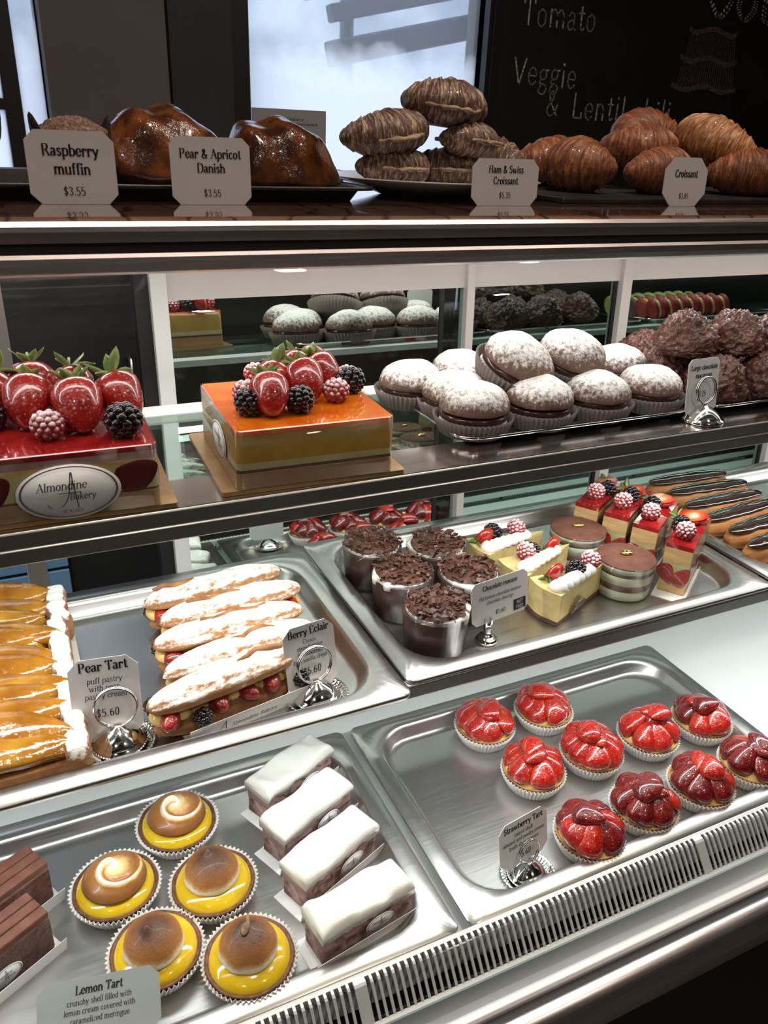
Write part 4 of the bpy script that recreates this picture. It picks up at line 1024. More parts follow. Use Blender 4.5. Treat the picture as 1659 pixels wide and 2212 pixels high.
for k in range(4):
    y = .62+.0735*k
    t = thing('pear_tart_slice', ['pear tart slice nearest the front rail', 'second pear tart slice from the front rail', 'third pear tart slice from the front rail', 'pear tart slice furthest from the front rail'][k], 'tart slice', (-.109, y, ZM+.0014), 0, 'slices of glazed pear tart')
    obj('pastry_base', puff_base(.238, .071, .022, k), PASTRY, t)
    for c in range(2):
        for i in range(3):
            mm = PEARG if (i+k+c) % 3 else PEARL
            obj('pear_slice', PEARS[(i+k*2+c) % 4], mm, t, loc=(-.070+c*.116+.006*sin(i*2.3+k*4+c), .020-i*.0235+.004*sin(i*3.1+k*2.2), .0215+.0015*sin(i*1.7+k)), rot=(.10*sin(i*2+k*3), 0, radians(9*sin(i*2.9+k*1.9+c))), scl=(1.1+.06*sin(i+k), 1.35+.25*sin(i*1.3+k*2.7), 1.3))
    # sugar dusted raised border at the right end
    R = []
    for i in range(31):
        yy = -.0355+.071*i/30; w = .0105+.0035*fn3((yy*110, k*3., 1)); h = .0160+.004*fn3((yy*90, k*5., 7)); cx = .108+.004*fn3((yy*50, k*2., 3))+(.004 if k == 3 else 0)
        sgn = lambda q: (1 if q >= 0 else -1)
        R.append([(cx+.004+w*sgn(cos(2*pi*j/28))*abs(cos(2*pi*j/28))**.6*(1+.035*sin(9*2*pi*j/28)), yy, .020+(h if sin(2*pi*j/28) > 0 else .0195)*sgn(sin(2*pi*j/28))*abs(sin(2*pi*j/28))**.5*(1+.06*fn3((yy*160, cos(2*pi*j/28)*3, k*2.)))) for j in range(28)])
    obj('puff_border', B().rings(R).me('puff_border'), SUGARPUFF, t, label='sugar dusted puff pastry border')

# ------------------------------------------------------------------ berry eclairs
def choux(L, W, H, seed, flat=.25, grooves=9, bumpy=1.):
    n = 48; R = []
    for i in range(n+1):
        t = i/n; e = (max(0, 1-abs(2*t-1)**3.4))**.5
        x = (t-.5)*L; cy = .0025*fn3((t*3, seed, 0)); wv = 1+.09*bumpy*fn3((t*5, seed*2., 3))
        P = []
        for k in range(36):
            a = 2*pi*k/36; c, s = cos(a), sin(a)
            g = 1+(.042*sin(grooves*a*1.0+seed) if s > -.1 else 0)+.03*bumpy*fn3((t*14, c*2, s*2+seed))
            P.append((x+(.002*fn3((c, s, seed)) if i in (0, n) else 0), cy+W/2*e*wv*c*g+1e-5*c, (H if s > 0 else H*flat)*s*e*wv*g))
        R.append(P)
    return B().rings(R).me('choux')
ECB, ECT = [choux(.160, .040, .013, i+20, .9, 7, .6) for i in range(2)], [choux(.168, .041, .017, i+4, .35, 9, 1.) for i in range(5)]
def pip(L, W, H, seed, n=9):
    b = B()
    for i in range(n):
        x = (i/(n-1)-.5)*L; s = 1+.2*fn3((i*1.7, seed, 0))
        b.blob(lambda d: Vector((x+d.x*L/n*.78, d.y*W/2*s, d.z*H/2*s+H/2)), 14, 8)
    return b.me('cream')
CRM = pip(.14, .027, .016, 2)
for i, (cx, cy, a, lb) in enumerate([(.178, .800, 5, 'berry eclair furthest back in its row'), (.187, .756, 4.4, 'second berry eclair from the back'), (.173, .713, 2.4, 'middle one of the five berry eclairs'),
                                     (.173, .668, 8.5, 'second berry eclair from the front'), (.148, .627, 11, 'front berry eclair with a printed card strip')]):
    t = thing('berry_eclair', lb, 'eclair', (cx, cy, ZM), radians(a), 'sugar dusted berry eclairs')
    obj('choux_bottom', ECB[i % 2], PASTRY, t, loc=(0, 0, .0118)); obj('cream', CRM, CUSTARD, t, loc=(0, 0, .017))
    rnd = random.Random(i)
    for s in (-1, 1):
        for j in range(6):
            x = -.066+j*.026+rnd.uniform(-.003, .003)
            if (j+i*2+(s > 0)) % 4 == 1: blackberry(t, (x, s*.013, .0195), (s*-1.2, 0, rnd.uniform(0, 3)), .85)
            else: strawberry(t, (x, s*.0135, .0255), (rnd.uniform(-.6, .6), s*1., .1), .74, STRAW if i < 2 else STRAWC, False, j+i)
    tp_ = obj('choux_top', ECT[i], SUGARCHOUX, t, loc=(0, 0, .0385), rot=(radians(-4), radians(-1.5), 0), label='sugar dusted ridged choux lid')
    cr = B(); PP = [(-.03+.012*q, .004*sin(q*1.9+i), .0165+.0006*sin(q*3)) for q in range(5+i % 3)]
    cr.tube(PP, lambda u: .0016+.0022*sin(pi*u), 8); obj('crack', cr.me('crack'), PASTRY, tp_, loc=(.02*(i-2), .003, -.0005))
    if i == 4:
        cd = B(); cd.box2((-.055, -.026, 0), (.075, .016, .0006)); cd.add([(-.055, -.026, 0), (.075, -.026, 0), (.075, -.030, .019), (-.055, -.030, .019), (-.055, -.0254, 0), (.075, -.0254, 0), (.075, -.0294, .019), (-.055, -.0294, .019)], [(0, 1, 2, 3), (7, 6, 5, 4), (3, 2, 6, 7), (0, 3, 7, 4), (1, 5, 6, 2)])
        co_ = obj('card_strip', cd.me('card_strip', False), CARD, t, label='white card strip printed with the bakery name')
        q = B(); write(q, 'Almondine Bakery', .012, -.0045, .0052, .7, .35, .2, True, 'c', .3, 0); write(q, 'A', -.022, -.006, .013, .45, .25, .25, False)
        obj('lettering', q.me('lettering', False), INK, co_, loc=(0, -.0287, .0095), rot=(radians(12), 0, 0))

# ------------------------------------------------------------------ chocolate mousse cups
MCUP = B().lathe([(.0285, 0), (.0305, .0006), (.0348, .050), (.0343, .050), (.0300, .0012), (.028, .0010)], 44).me('cup')
MFILL = B().lathe([(.0294, .0016), (.0334, .0425), (.0330, .0430), (.001, .0435)], 40).me('mousse')
MCRM = B().lathe([(.0300, .038), (.0306, .043), (.0305, .0450), (.028, .0465), (.001, .0465)], 60, lambda t, i: .0034*max(0, sin(t+.4)-.55)*2*(1+.4*sin(9*t)) if i < 3 else 0).me('cream')
def shavings(seed, R=.0325, n=150):
    rnd = random.Random(seed); b = B()
    for i in range(n):
        a = rnd.uniform(0, 2*pi); r = R*sqrt(rnd.random())*.97; z = .046+.0075*(1-(r/R)**2)+rnd.uniform(0, .004)
        L, W = rnd.uniform(.004, .010), rnd.uniform(.0016, .0048); th = .0004; cv = rnd.uniform(-1, 1)*.0018
        v = []
        for k in range(4):
            u = k/3-.5; zz = cv*(1-4*u*u)
            v += [(u*L, -W/2, zz), (u*L, W/2, zz), (u*L, W/2, zz+th), (u*L, -W/2, zz+th)]
        f = [(0, 3, 2, 1), (12, 13, 14, 15)]
        for k in range(3):
            for q in range(4): f.append((k*4+q, k*4+(q+1) % 4, k*4+4+(q+1) % 4, k*4+4+q))
        b.add(v, f, T(r*cos(a), r*sin(a), z) @ RZ(rnd.uniform(0, 6.3)) @ RX(rnd.gauss(0, .5)) @ RY(rnd.gauss(0, .45)))
    b.lathe([(.031, .0445), (.026, .049), (.015, .052), (.001, .053)], 24)
    return b.me('shavings', False)
for i, (x, y, lb) in enumerate([(.385, .811, 'chocolate mousse cup at the back left of the five'), (.460, .778, 'chocolate mousse cup at the back right of the five'), (.389, .731, 'chocolate mousse cup in the middle of the left side'),
                               (.464, .702, 'chocolate mousse cup right behind its price card'), (.390, .648, 'chocolate mousse cup nearest the front rail')]):
    t = thing('mousse_cup', lb, 'dessert cup', (x, y, ZM+.0005), i*1.1, 'chocolate mousse cups'); t.scale = (1.14, 1.14, 1.17)
    obj('cup', MCUP, CUP, t, label='clear plastic cup'); obj('mousse', MFILL, MOUSSE, t); obj('cream', MCRM, CREAM, t)
    obj('chocolate_shavings', shavings(i), SHAVE, t, kind='stuff')

# ------------------------------------------------------------------ cheesecake wedges
def wedge_mesh(L, W, H, seed=0):
    """tip at +x, curved crust at -x"""
    def outline():
        P = [(L, 0)]
        for i in range(9):
            a = -.5+i/8; P.append((-.006*cos(a*pi)*1+.002, -a*W*-1))
        return P
    P = outline(); R = []
    for k in range(9):
        z = H*k/8
        R.append([(x+.0008*fn3((x*80, y*80, z*90+seed)), y+.0008*fn3((y*80, x*80, z*90+seed+5)), z) for x, y in P])
    return B().rings(R).me('wedge', False)
WM, WC = wedge_mesh(.112, .052, .037), wedge_mesh(.113, .053, .006, 4)
STRIPE = M('striped_chocolate', (.045, .025, .018), .35)
m, nt, bs = nodes('striped_chocolate'); co = coords(nt, 'Object'); wv = nt.nodes.new('ShaderNodeTexWave'); wv.wave_type = 'RINGS'; wv.inputs['Scale'].default_value = 95; wv.inputs['Distortion'].default_value = 1.2
nt.links.new(co, wv.inputs['Vector']); nt.links.new(ramp(nt, wv.outputs['Fac'], [(.45, (.035, .018, .012)), (.6, (.20, .13, .09))]), bs.inputs['Base Color']); STRIPE = m
def cheesecake(x, y, rz, label, fruit):
    t = thing('cheesecake_wedge', label, 'cheesecake', (x, y, ZM), rz, 'cheesecake wedges with fruit')
    obj('crumb_base', WC, BROWNCAKE, t, loc=(0, 0, .0004)); w = obj('wedge', WM, CHEESE, t, loc=(0, 0, .006))
    cr = B()
    for k in range(6): cr.blob(lambda d: Vector((.012+k*.0125+d.x*.0120, -.0115+k*.0014+d.y*.0120*(1-.06*k), .0435+(d.z*.0100)*(1 if d.z > 0 else .2)*(1+.28*fn3((d.x*2.5+k, d.y*2.5, fruit[0][1]*90))))), 18, 10)
    obj('whipped_cream', cr.me('whipped_cream'), CREAM, t)
    for kind, fx, fy in fruit:
        if kind == 's':
            s = obj('strawberry', HALF[0], STRAW, t, loc=(fx, fy, .049), rot=(radians(110), 0, radians(10)))
            obj('cut_face', CUTF, CUTST, s, loc=(0, 0, -.0022), label='pale cut face'); obj('calyx', CAL[2], LEAF, s, loc=(-.016, 0, .003), rot=(0, radians(-90), 0))
        elif kind == 'b': blackberry(t, (fx, fy, .0455), (1.2, .3, fx*90), 1.15)
        else: raspberry(t, (fx, fy, .0440), (.3, .2, 0), 1.2)
    q = B(); n = 16
    q.rings([[(.018*cos(pi*i/n), 0, .0165*sin(pi*i/n)+.002) for i in range(n+1)], [(.018*cos(pi*i/n), .0014, .0165*sin(pi*i/n)+.002) for i in range(n+1)]])
    obj('striped_chocolate_shell', q.me('shell', False), STRIPE, t, loc=(.045, -.0185, .004), rot=(radians(14), 0, radians(14)))
cheesecake(.517, .770, radians(4), 'rearmost cheesecake wedge with strawberry and raspberry', [('s', .022, .012), ('b', .045, .010), ('r', .066, .009)])
cheesecake(.530, .706, radians(14), 'middle cheesecake wedge mostly hidden by the one before it', [('r', .030, .010), ('b', .053, .009), ('s', .082, .006)])
cheesecake(.540, .652, radians(11), 'front cheesecake wedge with striped chocolate shell at its foot', [('s', .030, .013), ('b', .062, .010), ('r', .083, .006)])

# ------------------------------------------------------------------ tiramisu cups
TCUP = B().lathe([(.034, 0), (.0358, .0006), (.0388, .049), (.0382, .049), (.0352, .0012), (.033, .001)], 44).me('cup')
def lay(z0, z1, amp=.0): 
    r0, r1 = .0350+.0030*z0/.049, .0350+.0030*z1/.049
    return B().lathe([(r0, z0), (r1, z1), (.001, z1)], 44, lambda t, i: -.0002 if i < 2 else 0).me('layer')
LAYS = [(lay(.0014, .014), PISTA), (lay(.014, .023), BROWNCAKE), (lay(.023, .035), PISTA), (lay(.035, .040), BROWNCAKE), (lay(.040, .0465), PISTA)]
TTOP = B().lathe([(.0378, .0465), (.0380, .0475), (.036, .0487), (.02, .0495), (.001, .0497)], 44).me('cocoa_top')
BEAN = B().blob(lambda d: Vector((d.x*.0085, d.y*.0055, d.z*.0032 - (.0012*math.exp(-(d.y/.18)**2) if d.z > 0 else 0))), 18, 12).me('gilded_bean')
for i, (x, y, lb) in enumerate([(.672, .758, 'tiramisu cup with gilded bean, the one behind'), (.680, .669, 'tiramisu cup with gilded bean, the one in front')]):
    t = thing('tiramisu_cup', lb, 'dessert cup', (x, y, ZM+.0005), 0, 'tiramisu cups')
    obj('cup', TCUP, CUP, t, label='clear plastic cup')
    for q, mm in LAYS: obj('layer', q, mm, t)
    obj('cocoa_top', TTOP, COCOA, t, label='cocoa dusted top'); obj('gilded_bean', BEAN, GOLDLEAF, t, loc=(.002, .003, .0515), rot=(0, 0, -.4))

# ------------------------------------------------------------------ strawberry cream slices
def layer_box(L, W, z0, z1, seed, wob=.0004): 
    b = B(); n = 14; R = []
    for i in range(n+1):
        x = -L/2+L*i/n
        R.append([(x, y+wob*fn3((x*120, z*200, seed+y*50)), z) for y, z in ((-W/2, z0), (W/2, z0), (W/2, z1), (0, z1+(wob*fn3((x*90, 3, seed)))), (-W/2, z1))])
    return b.rings(R).me('layer', False)
FL, FW = .112, .034
FRP = [('sponge', layer_box(FL, FW, .001, .010, 1), SPONGE), ('cream_layer', layer_box(FL-.001, FW-.0006, .010, .044, 2), PALEM), ('sponge', layer_box(FL, FW, .044, .064, 3), SPONGE), ('jelly_top', layer_box(FL, FW, .064, .070, 4, .0001), REDJEL)]
for i, (x, y, lb) in enumerate([(.748, .808, 'strawberry cream slice with berries, rearmost of the four'), (.765, .768, 'strawberry cream slice with berries, second from the back'), (.779, .727, 'strawberry cream slice with berries, third from the back'), (.781, .668, 'strawberry cream slice standing apart nearest the eclairs')]):
    t = thing('strawberry_cream_slice', lb, 'cake slice', (x, y, ZM), radians(31+i), 'strawberry cream slices')
    for nm, q, mm in FRP: obj(nm, q, mm, t)
    for s in (-1, 1):                # strawberry halves pressed against the cut end
        obj('strawberry_face', HALF[0], STRAWC, t, loc=(-FL/2-.0002, s*.0095, .026), rot=(radians(90), radians(60*s), radians(-90)), scl=(.85, .75, .12))
    for j in range(4):
        for s in (-1, 1): obj('strawberry_face', HALF[1], STRAWC, t, loc=(-.038+j*.025, s*(FW/2), .026), rot=(radians(90 if s < 0 else -90), radians(90), 0), scl=(.8, .8, .12))
    raspberry(t, (-.028, 0, .0695), (0, .2, i), 1.22); blackberry(t, (-.003, .001, .072), (1.1, .2, i+.4), 1.12)
    s = obj('strawberry', HALF[i % 3], STRAW, t, loc=(.026, .001, .077), rot=(radians(12), radians(190), radians(30+20*i)), scl=1.1); obj('cut_face', CUTF, CUTST, s, loc=(0, 0, -.0024), label='pale cut face'); obj('calyx', CAL[i % 3], LEAF, s, loc=(-.017, 0, .002), rot=(0, radians(-80), 0))
    cd = B(); cd.box2((-FL/2-.020, -FW/2-.003, 0), (FL/2+.004, FW/2+.003, .0006)); cd.box2((-FL/2-.020, -FW/2-.0036, 0), (FL/2, -FW/2-.003, .004))
    obj('card_tray', cd.me('card_tray', False), CARD, t, label='white card'); 
    ce = B(); ce.box2((-FL/2-.001, -FW/2-.0012, .001), (FL/2, -FW/2-.001, .069)); ce.box2((-FL/2-.001, FW/2+.001, .001), (FL/2, FW/2+.0012, .069))
    obj('cellophane', ce.me('cellophane', False), CELLO, t, label='clear cellophane side')

# ------------------------------------------------------------------ chocolate glazed eclairs
ECLAIR = M('eclair_crust', (.50, .23, .07), .55, c2=(.34, .13, .04), ns=50, bp=.4, bs_=200)
CEB = [choux(.165, .043, .0165, 50+i, .9, 16, .4) for i in range(2)]
def glaze_mesh(seed):
    n = 44; R = []
    for i in range(n+1):
        t = i/n; e = (max(0, 1-abs(2*t-1)**3.6))**.5; x = (t-.5)*.160; wv = 1+.08*fn3((t*6, seed*2., 3)); P = []
        for k in range(20):
            a = 2*pi*k/20; c, s = cos(a), sin(a)
            P.append((x, .0155*e*wv*c+.0015*fn3((t*9, c, seed)), (.0058*s*e if s > 0 else .0035*e*(-(c*c)*1.0-.0)+.0005*s)*wv))
        R.append(P)
    return B().rings(R).me('chocolate_glaze')
CEG = [glaze_mesh(i) for i in range(3)]
CEC = card_mesh(.150, .040, .013, .005)
for i, (x, y, a) in enumerate([(.985, .868, -3), (.987, .826, -3), (.975, .783, 0), (.968, .742, 5), (.972, .700, 5), (.962, .657, 5)]):
    t = thing('chocolate_eclair', ['chocolate glazed eclair furthest from the front rail', 'second chocolate glazed eclair from the back', 'third chocolate glazed eclair from the back', 'fourth chocolate glazed eclair from the back', 'second chocolate glazed eclair from the front rail', 'chocolate glazed eclair nearest the front rail'][i], 'eclair', (x, y, ZM), radians(a), 'chocolate glazed eclairs')
    obj('card_tray', CEC, CARD, t, label='folded white card'); obj('choux', CEB[i % 2], ECLAIR, t, loc=(0, 0, .0188), scl=(1, 1, 1.2)); obj('chocolate_glaze', CEG[i % 3], CHOCG, t, loc=(0, 0, .0345))

# ------------------------------------------------------------------ upper shelf: the two cakes
def cake(x, y, label, layers, topmat, band, H=.058, S=.147):
    t = thing('square_cake', label, 'cake', (x, y, ZS+.0), radians(-2))
    obj('cake_board', bev_board, GOLD, t, label='gold cake board')
    for nm, z0, z1, mm in layers:
        o = obj(nm, B().rings([rrect(S, S, .006, z0), rrect(S, S, .006, z1)]).me(nm, False), mm, t); crease(o.data)
    o = obj('jelly_top', B().rings([rrect(S, S, .006, H-.005), rrect(S, S, .006, H-.0006), rrect(S-.002, S-.002, .005, H)]).me('jelly_top', False), topmat, t)
    n = B(); R = [rrect(S+.0012, S+.0012, .0066, .0045), rrect(S+.0012, S+.0012, .0066, .019)]
    n.rings(R, True, False, False); solid(obj('paper_band', n.me('paper_band', False), band, t, label='brown paper band'), .0004)
    n = B(); n.rings([rrect(S+.0016, S+.0016, .0068, .0045), rrect(S+.0016, S+.0016, .0068, H+.0008)], True, False, False); solid(obj('cellophane_collar', n.me('collar', True), CELLO, t, label='clear cellophane collar'), .0003)
    return t
bb = B().rings([[(x, y+.004, z) for x, y, z in rrect(.174, .156, .003, q)] for q in (0, .004)]); bev_board = bb.me('cake_board', False)
bev_board.materials.append(GOLD)
ck = cake(.239, .6910, 'square mango cake with glossy orange top and berries', [('sponge', .0045, .022, BROWNCAKE), ('sponge', .022, .028, PALEM), ('mango_mousse', .028, .053, MANGOM)], ORJEL, KRAFT)
H = .058
def fru(root, ox, oy, kind, x, y, k=0, tip=(0, 0, 1), s=1.0, z=0):
    p = (x-ox, y-oy, ZS+H-ZS+z)
    if kind == 's': strawberry(root, (p[0], p[1], H+.0135*s*1.2+z), tip, s*1.2, STRAWC, True, k)
    elif kind == 'r': raspberry(root, (p[0], p[1], H+z), (0, 0, k), 1.1*s)
    else: blackberry(root, (p[0], p[1], H+z), (0, .2, k), 1.15*s)
for a in [('s', .203, .650, 0, (-.1, -.9, -.6), 1.08), ('b', .183, .651, 1, 0, 1.05), ('r', .190, .685, 1, 0, 1.1), ('s', .215, .692, 1, (-.4, -.6, -.55), 1.05), ('s', .246, .681, 2, (.1, -.8, -.6), 1.1), ('b', .232, .647, 3, 0, 1.05),
          ('r', .272, .668, 2, 0, 1.1), ('s', .250, .728, 3, (-.2, -.5, -.5), 1.0), ('s', .277, .716, 0, (.3, -.6, -.5), 1.0), ('r', .300, .712, 3, 0, 1.05), ('b', .297, .690, 2, 0, 1.1), ('r', .236, .745, 4, 0, 1.), ('b', .262, .752, 4, 0, 1.), ('s', .276, .750, 2, (.2, .5, -.5), .95), ('r', .215, .748, 2, 0, 1.)]:
    fru(ck, .239, .6975, a[0], a[1]+.004, a[2]+.012, a[3], a[4] or (0, 0, 1), a[5])
oval_label(ck, RZ(radians(-90)) @ T(.012, -.0748, .030), .055, .034)
STRAWX = M('pressed_strawberry', (.10, .012, .012), .4)
ck2 = cake(.026, .6910, 'square red berry cake with strawberries and an oval bakery label', [('sponge', .0045, .021, BROWNCAKE), ('cream_layer', .021, .042, PALEM), ('sponge', .042, .047, SPONGE), ('berry_mousse', .047, .053, PINKL)], REDJEL, KRAFT)
for a in [('b', .077, .648, 1, 0, 1.2), ('r', .021, .660, 1, 0, 1.15), ('s', .047, .676, 0, (.05, -.8, -.7), 1.22), ('s', .082, .690, 1, (.25, -.7, -.7), 1.2), ('s', .009, .697, 2, (-.1, -.8, -.7), 1.2), ('s', .046, .722, 3, (0, -.5, -.8), 1.15), ('b', -.022, .690, 2, 0, 1.1), ('s', .014, .745, 0, (0, -.5, -.8), 1.15), ('s', -.020, .725, 1, (-.2, -.6, -.7), 1.15), ('r', .075, .742, 3, 0, 1.1), ('s', -.025, .757, 2, (-.3, .2, -.8), 1.1)]:
    fru(ck2, .026, .6975, a[0], a[1], a[2], a[3], a[4] or (0, 0, 1), a[5])
oval_label(ck2, T(.004, -.0752, .026), .078, .046, True)
for x, z, s in ((.057, .033, 1.0), (-.055, .030, 1.1)):
    obj('strawberry_face', HALF[0], STRAWX, ck2, loc=(x, -.0735, z), rot=(radians(90), radians(-30), 0), scl=(s, s, .08))

# ------------------------------------------------------------------ sugared buns
LIN_W = liner_mesh(.036, .0432, .019, 48, .0014)
def bun_mesh(seed, R=.0385, H=.027):
    def f(d):
        w = 1+.05*fn3((d.x*1.8+seed, d.y*1.8, d.z*1.8))+.02*fn3((d.x*6, d.y*6, d.z*6+seed))
        return Vector((d.x*R*w, d.y*R*w, d.z*(H if d.z > 0 else .006)*w))
    return B().blob(f, 36, 22).me('bun')
BUNS = [bun_mesh(i) for i in range(4)]
BUNL = B().blob(lambda d: Vector((d.x*.0375, d.y*.0375, d.z*(.010 if d.z < 0 else .007))), 30, 12).me('lower_bun')
BUNC = B().lathe([(.0340, -.0035), (.0365, -.0025), (.0372, 0), (.0365, .003), (.034, .004)], 36).me('filling')
def bun(x, y, z, label, k, rx=0, ry=0, gap=0.004, s=1.0, off=(0, 0)):
    t = thing('sugared_bun', label, 'bun', (x, y, z), k*1.7, 'sugar dusted chocolate buns')
    t.rotation_mode = 'XYZ'
    if rx or ry: t.rotation_euler = (rx, ry, 0)
    t.scale = (s, s, s)
    obj('paper_liner', LIN_W, LINERB, t, label='fluted paper baking cup'); obj('lower_bun', BUNL, SUGARPIE, t, loc=(0, 0, .0115)); obj('chocolate_filling', BUNC, CHOC, t, loc=(0, 0, .0195))
    obj('upper_bun', BUNS[k % 4], SUGARPIE, t, loc=(off[0], off[1], .0235+gap), rot=(0, 0, k*2.))
zt = ZS+.0025
for i, (x, y, lb) in enumerate([(.424, .802, 'sugared bun at the back left corner of its tray'), (.506, .826, 'sugared bun at the back behind the stacked ones'), (.451, .745, 'sugared bun second from the left, half hidden'),
        (.443, .692, 'sugared bun with chocolate filling at the front left corner'), (.527, .692, 'sugared bun with chocolate filling second in the front row'), (.610, .694, 'sugared bun third in the front row'),
        (.692, .697, 'sugared bun at the right end of the front row'), (.722, .790, 'sugared bun leaning against its paper at the back right'), (.640, .812, 'sugared bun under the stacked pair, back right'), (.570, .780, 'sugared bun under the stacked pair, centre')]):
    bun(x, y, zt, lb, i, gap=.004 if i in (3, 4) else .001)
bun(.516, .742, zt+.034, 'tilted sugared bun on top of the pile, left of the stacked pair', 11, radians(20), radians(13), .002, 1.1)
bun(.604, .750, zt+.034, 'tilted sugared bun on top of the pile, right of the stacked pair', 12, radians(18), radians(2), .002, 1.04)

# ------------------------------------------------------------------ chocolate macaroons
def rock_mesh(seed):
    def f(d):
        w = 1+.14*fn3((d.x*1.6+seed*5, d.y*1.6, d.z*1.6))+.10*fn3((d.x*5, d.y*5+seed, d.z*5))+.10*fn3((d.x*10, d.y*10+seed, d.z*10))+.09*abs(fn3((d.x*19, d.y*19+seed, d.z*19)))
        return Vector((d.x*.036*w, d.y*.036*w, d.z*(.036 if d.z > 0 else .016)*w*(1+.12*d.z)))
    return B().blob(f, 96, 64).me('macaroon')
RK = [rock_mesh(i) for i in range(4)]
def rock(x, y, z, k, label, s=1.):
    o = obj('chocolate_macaroon', RK[k % 4], CHOCM, loc=(x, y, z+.015*s+Z0), rot=(0, 0, k*1.3), scl=s); tag(o, label, 'macaroon', 'rough chocolate macaroons')
for i, (x, y, z, lb) in enumerate([(.795, .690, 0, 'chocolate macaroon right behind the macaroon price card'), (.870, .683, 0, 'chocolate macaroon in the front row at the picture edge'), (.785, .765, 0, 'chocolate macaroon at the left end of the second row'), (.858, .762, 0, 'chocolate macaroon buried in the second row'),
    (.945, .690, 0, 'chocolate macaroon in the front row past the picture edge'), (.935, .765, 0, 'chocolate macaroon in the second row past the picture edge'), (.800, .832, 0, 'chocolate macaroon at the back left, low against the mirror'), (.880, .832, 0, 'chocolate macaroon in the back row near the mirror'),
    (.778, .738, .046, 'pointed chocolate macaroon at the left of the upper layer'), (.848, .725, .046, 'tallest chocolate macaroon in the upper layer'), (.918, .715, .044, 'chocolate macaroon of the upper layer cut by the picture edge'), (1.01, .70, 0, 'chocolate macaroon at the far end of its tray'), (1.0, .78, .0, 'chocolate macaroon at the far back of its tray')]):
    rock(x, y, ZS+.0025+z, i, lb)
# coloured macarons, seen in the mirror
MCS = B().lathe([(.015, .0), (.0195, .001), (.0215, .004), (.0205, .008), (.016, .0108), (.008, .012), (.001, .0122)], 28).me('macaron_shell')
MCF = B().lathe([(.0185, 0), (.0195, .0025), (.0185, .005)], 24).me('macaron_filling')
for r, (c, nm, y) in enumerate([((.45, .42, .08), 'yellow', .700), ((.30, .45, .10), 'green', .73), ((.16, .08, .07), 'brown', .76), ((.45, .07, .03), 'orange red', .79), ((.42, .03, .03), 'red', .82)]):
    mm = M('macaron_'+nm.replace(' ', '_'), c, .5, c2=tuple(v*.8 for v in c), ns=120)
    for i in range(7):
        t = thing('macaron', nm+' macaron, '+('first', 'second', 'third', 'fourth', 'fifth', 'sixth', 'seventh')[i]+' in the standing '+nm+' row seen in the mirror', 'macaron', (1.16+i*.028, y+.0, ZS+.0235), 0, 'standing '+nm+' macarons'); t.rotation_euler = (0, radians(78), radians(4*r))
        obj('shell', MCS, mm, t, loc=(0, 0, .0025)); obj('shell', MCS, mm, t, loc=(0, 0, -.0025), rot=(pi, 0, 0)); obj('filling', MCF, CUSTARD, t, loc=(0, 0, -.0025))

# ------------------------------------------------------------------ on the marble counter
def croissant_mesh(seed, L=.13, R=.034, curve=1.0, segs=9):
    n, kx = 90, 28; RR = []
    rnd = random.Random(seed)
    for i in range(n+1):
        t = i/n; u = 2*t-1; a = u*1.05*curve
        rad = L*.48/max(curve, .2)
        cx, cy = rad*sin(a), rad*(1-cos(a))
        q = abs(u)*segs/2; fr_ = q-math.floor(q)
        r = R*(max(0, 1-abs(u)**1.9)**.62)*(1+.125*(1-fr_)**1.5-.04+.012*sin(q*17))+.0006
        P = []
        for k in range(kx):
            b = 2*pi*k/kx; g = 1+.03*fn3((u*6, cos(b)*2, sin(b)*2+seed))+.012*sin(b*9+q*3)
            lx, lz = r*cos(b)*g, r*.92*sin(b)*g
            P.append((cx-sin(a)*lx, cy+cos(a)*lx, lz))
        RR.append(P)
    b = B().rings(RR); zmin = min(p.z for p in b.v)
    b.v = [Vector((p.x, p.y, max(p.z, zmin*.80)-zmin*.80)) for p in b.v]
    me = b.me('croissant'); at = me.attributes.new('roll', 'FLOAT_VECTOR', 'POINT'); w = []
    for i in range(n+1):
        for k in range(kx): w += [abs(2*i/n-1)*segs/2*1.3+seed*7, sin(2*pi*k/kx)*2.2+(5 if i < n/2 else 0), cos(2*pi*k/kx)*1.2]
    at.data.foreach_set('vector', w); return me
CR = [croissant_mesh(0), croissant_mesh(1, .14, .036, .8, 11), croissant_mesh(2, .12, .038, 1.2, 9)]
def put(name, me, mat, x, y, z, label, cat, group, rz=0, rx=0, ry=0, s=1):
    o = obj(name, me, mat, loc=(x, y, z+Z0), rot=(rx, ry, rz), scl=s); return tag(o, label, cat, group)
# slate board
o = obj('slate_board', B().box2((.565, .745, ZT), (1.25, .98, ZT+.006)).me('slate_board', False), DARKTRAY, loc=(0, 0, Z0)); bev(o, .002); tag(o, 'dark flat board under the croissants', 'board')
zc = ZT+.006; G = 'plain croissants on the counter'
put('croissant', CR[2], CROIS, .655, .845, zc, 'large croissant pointing forward beside the ham and swiss card', 'croissant', G, radians(-95), 0, 0, .90)
put('croissant', CR[0], CROIS, .690, .935, zc, 'croissant lying behind the forward pointing one', 'croissant', G, radians(20))
put('croissant', CR[1], CROIS, .765, .815, zc, 'croissant lying in front, left of the croissant card', 'croissant', G, radians(18), 0, 0, .85)
put('croissant', CR[0], CROIS, .80, .90, zc+.026, 'croissant stacked in the middle of the pile', 'croissant', G, radians(-15), radians(8), 0, .88)
put('croissant', CR[2], CROIS, .845, .955, zc+.040, 'croissant arching at the top back of the pile', 'croissant', G, radians(175), radians(-10), 0, .90)
put('croissant', CR[1], CROISL,     .892, .88, zc+.036, 'lightest croissant on top of the pile above its card', 'croissant', G, radians(-80), radians(0), radians(14), .92)
put('croissant', CR[1], CROIS, .905, .80, zc, 'croissant behind the right side of its price card', 'croissant', G, radians(-20), 0, 0, .88)
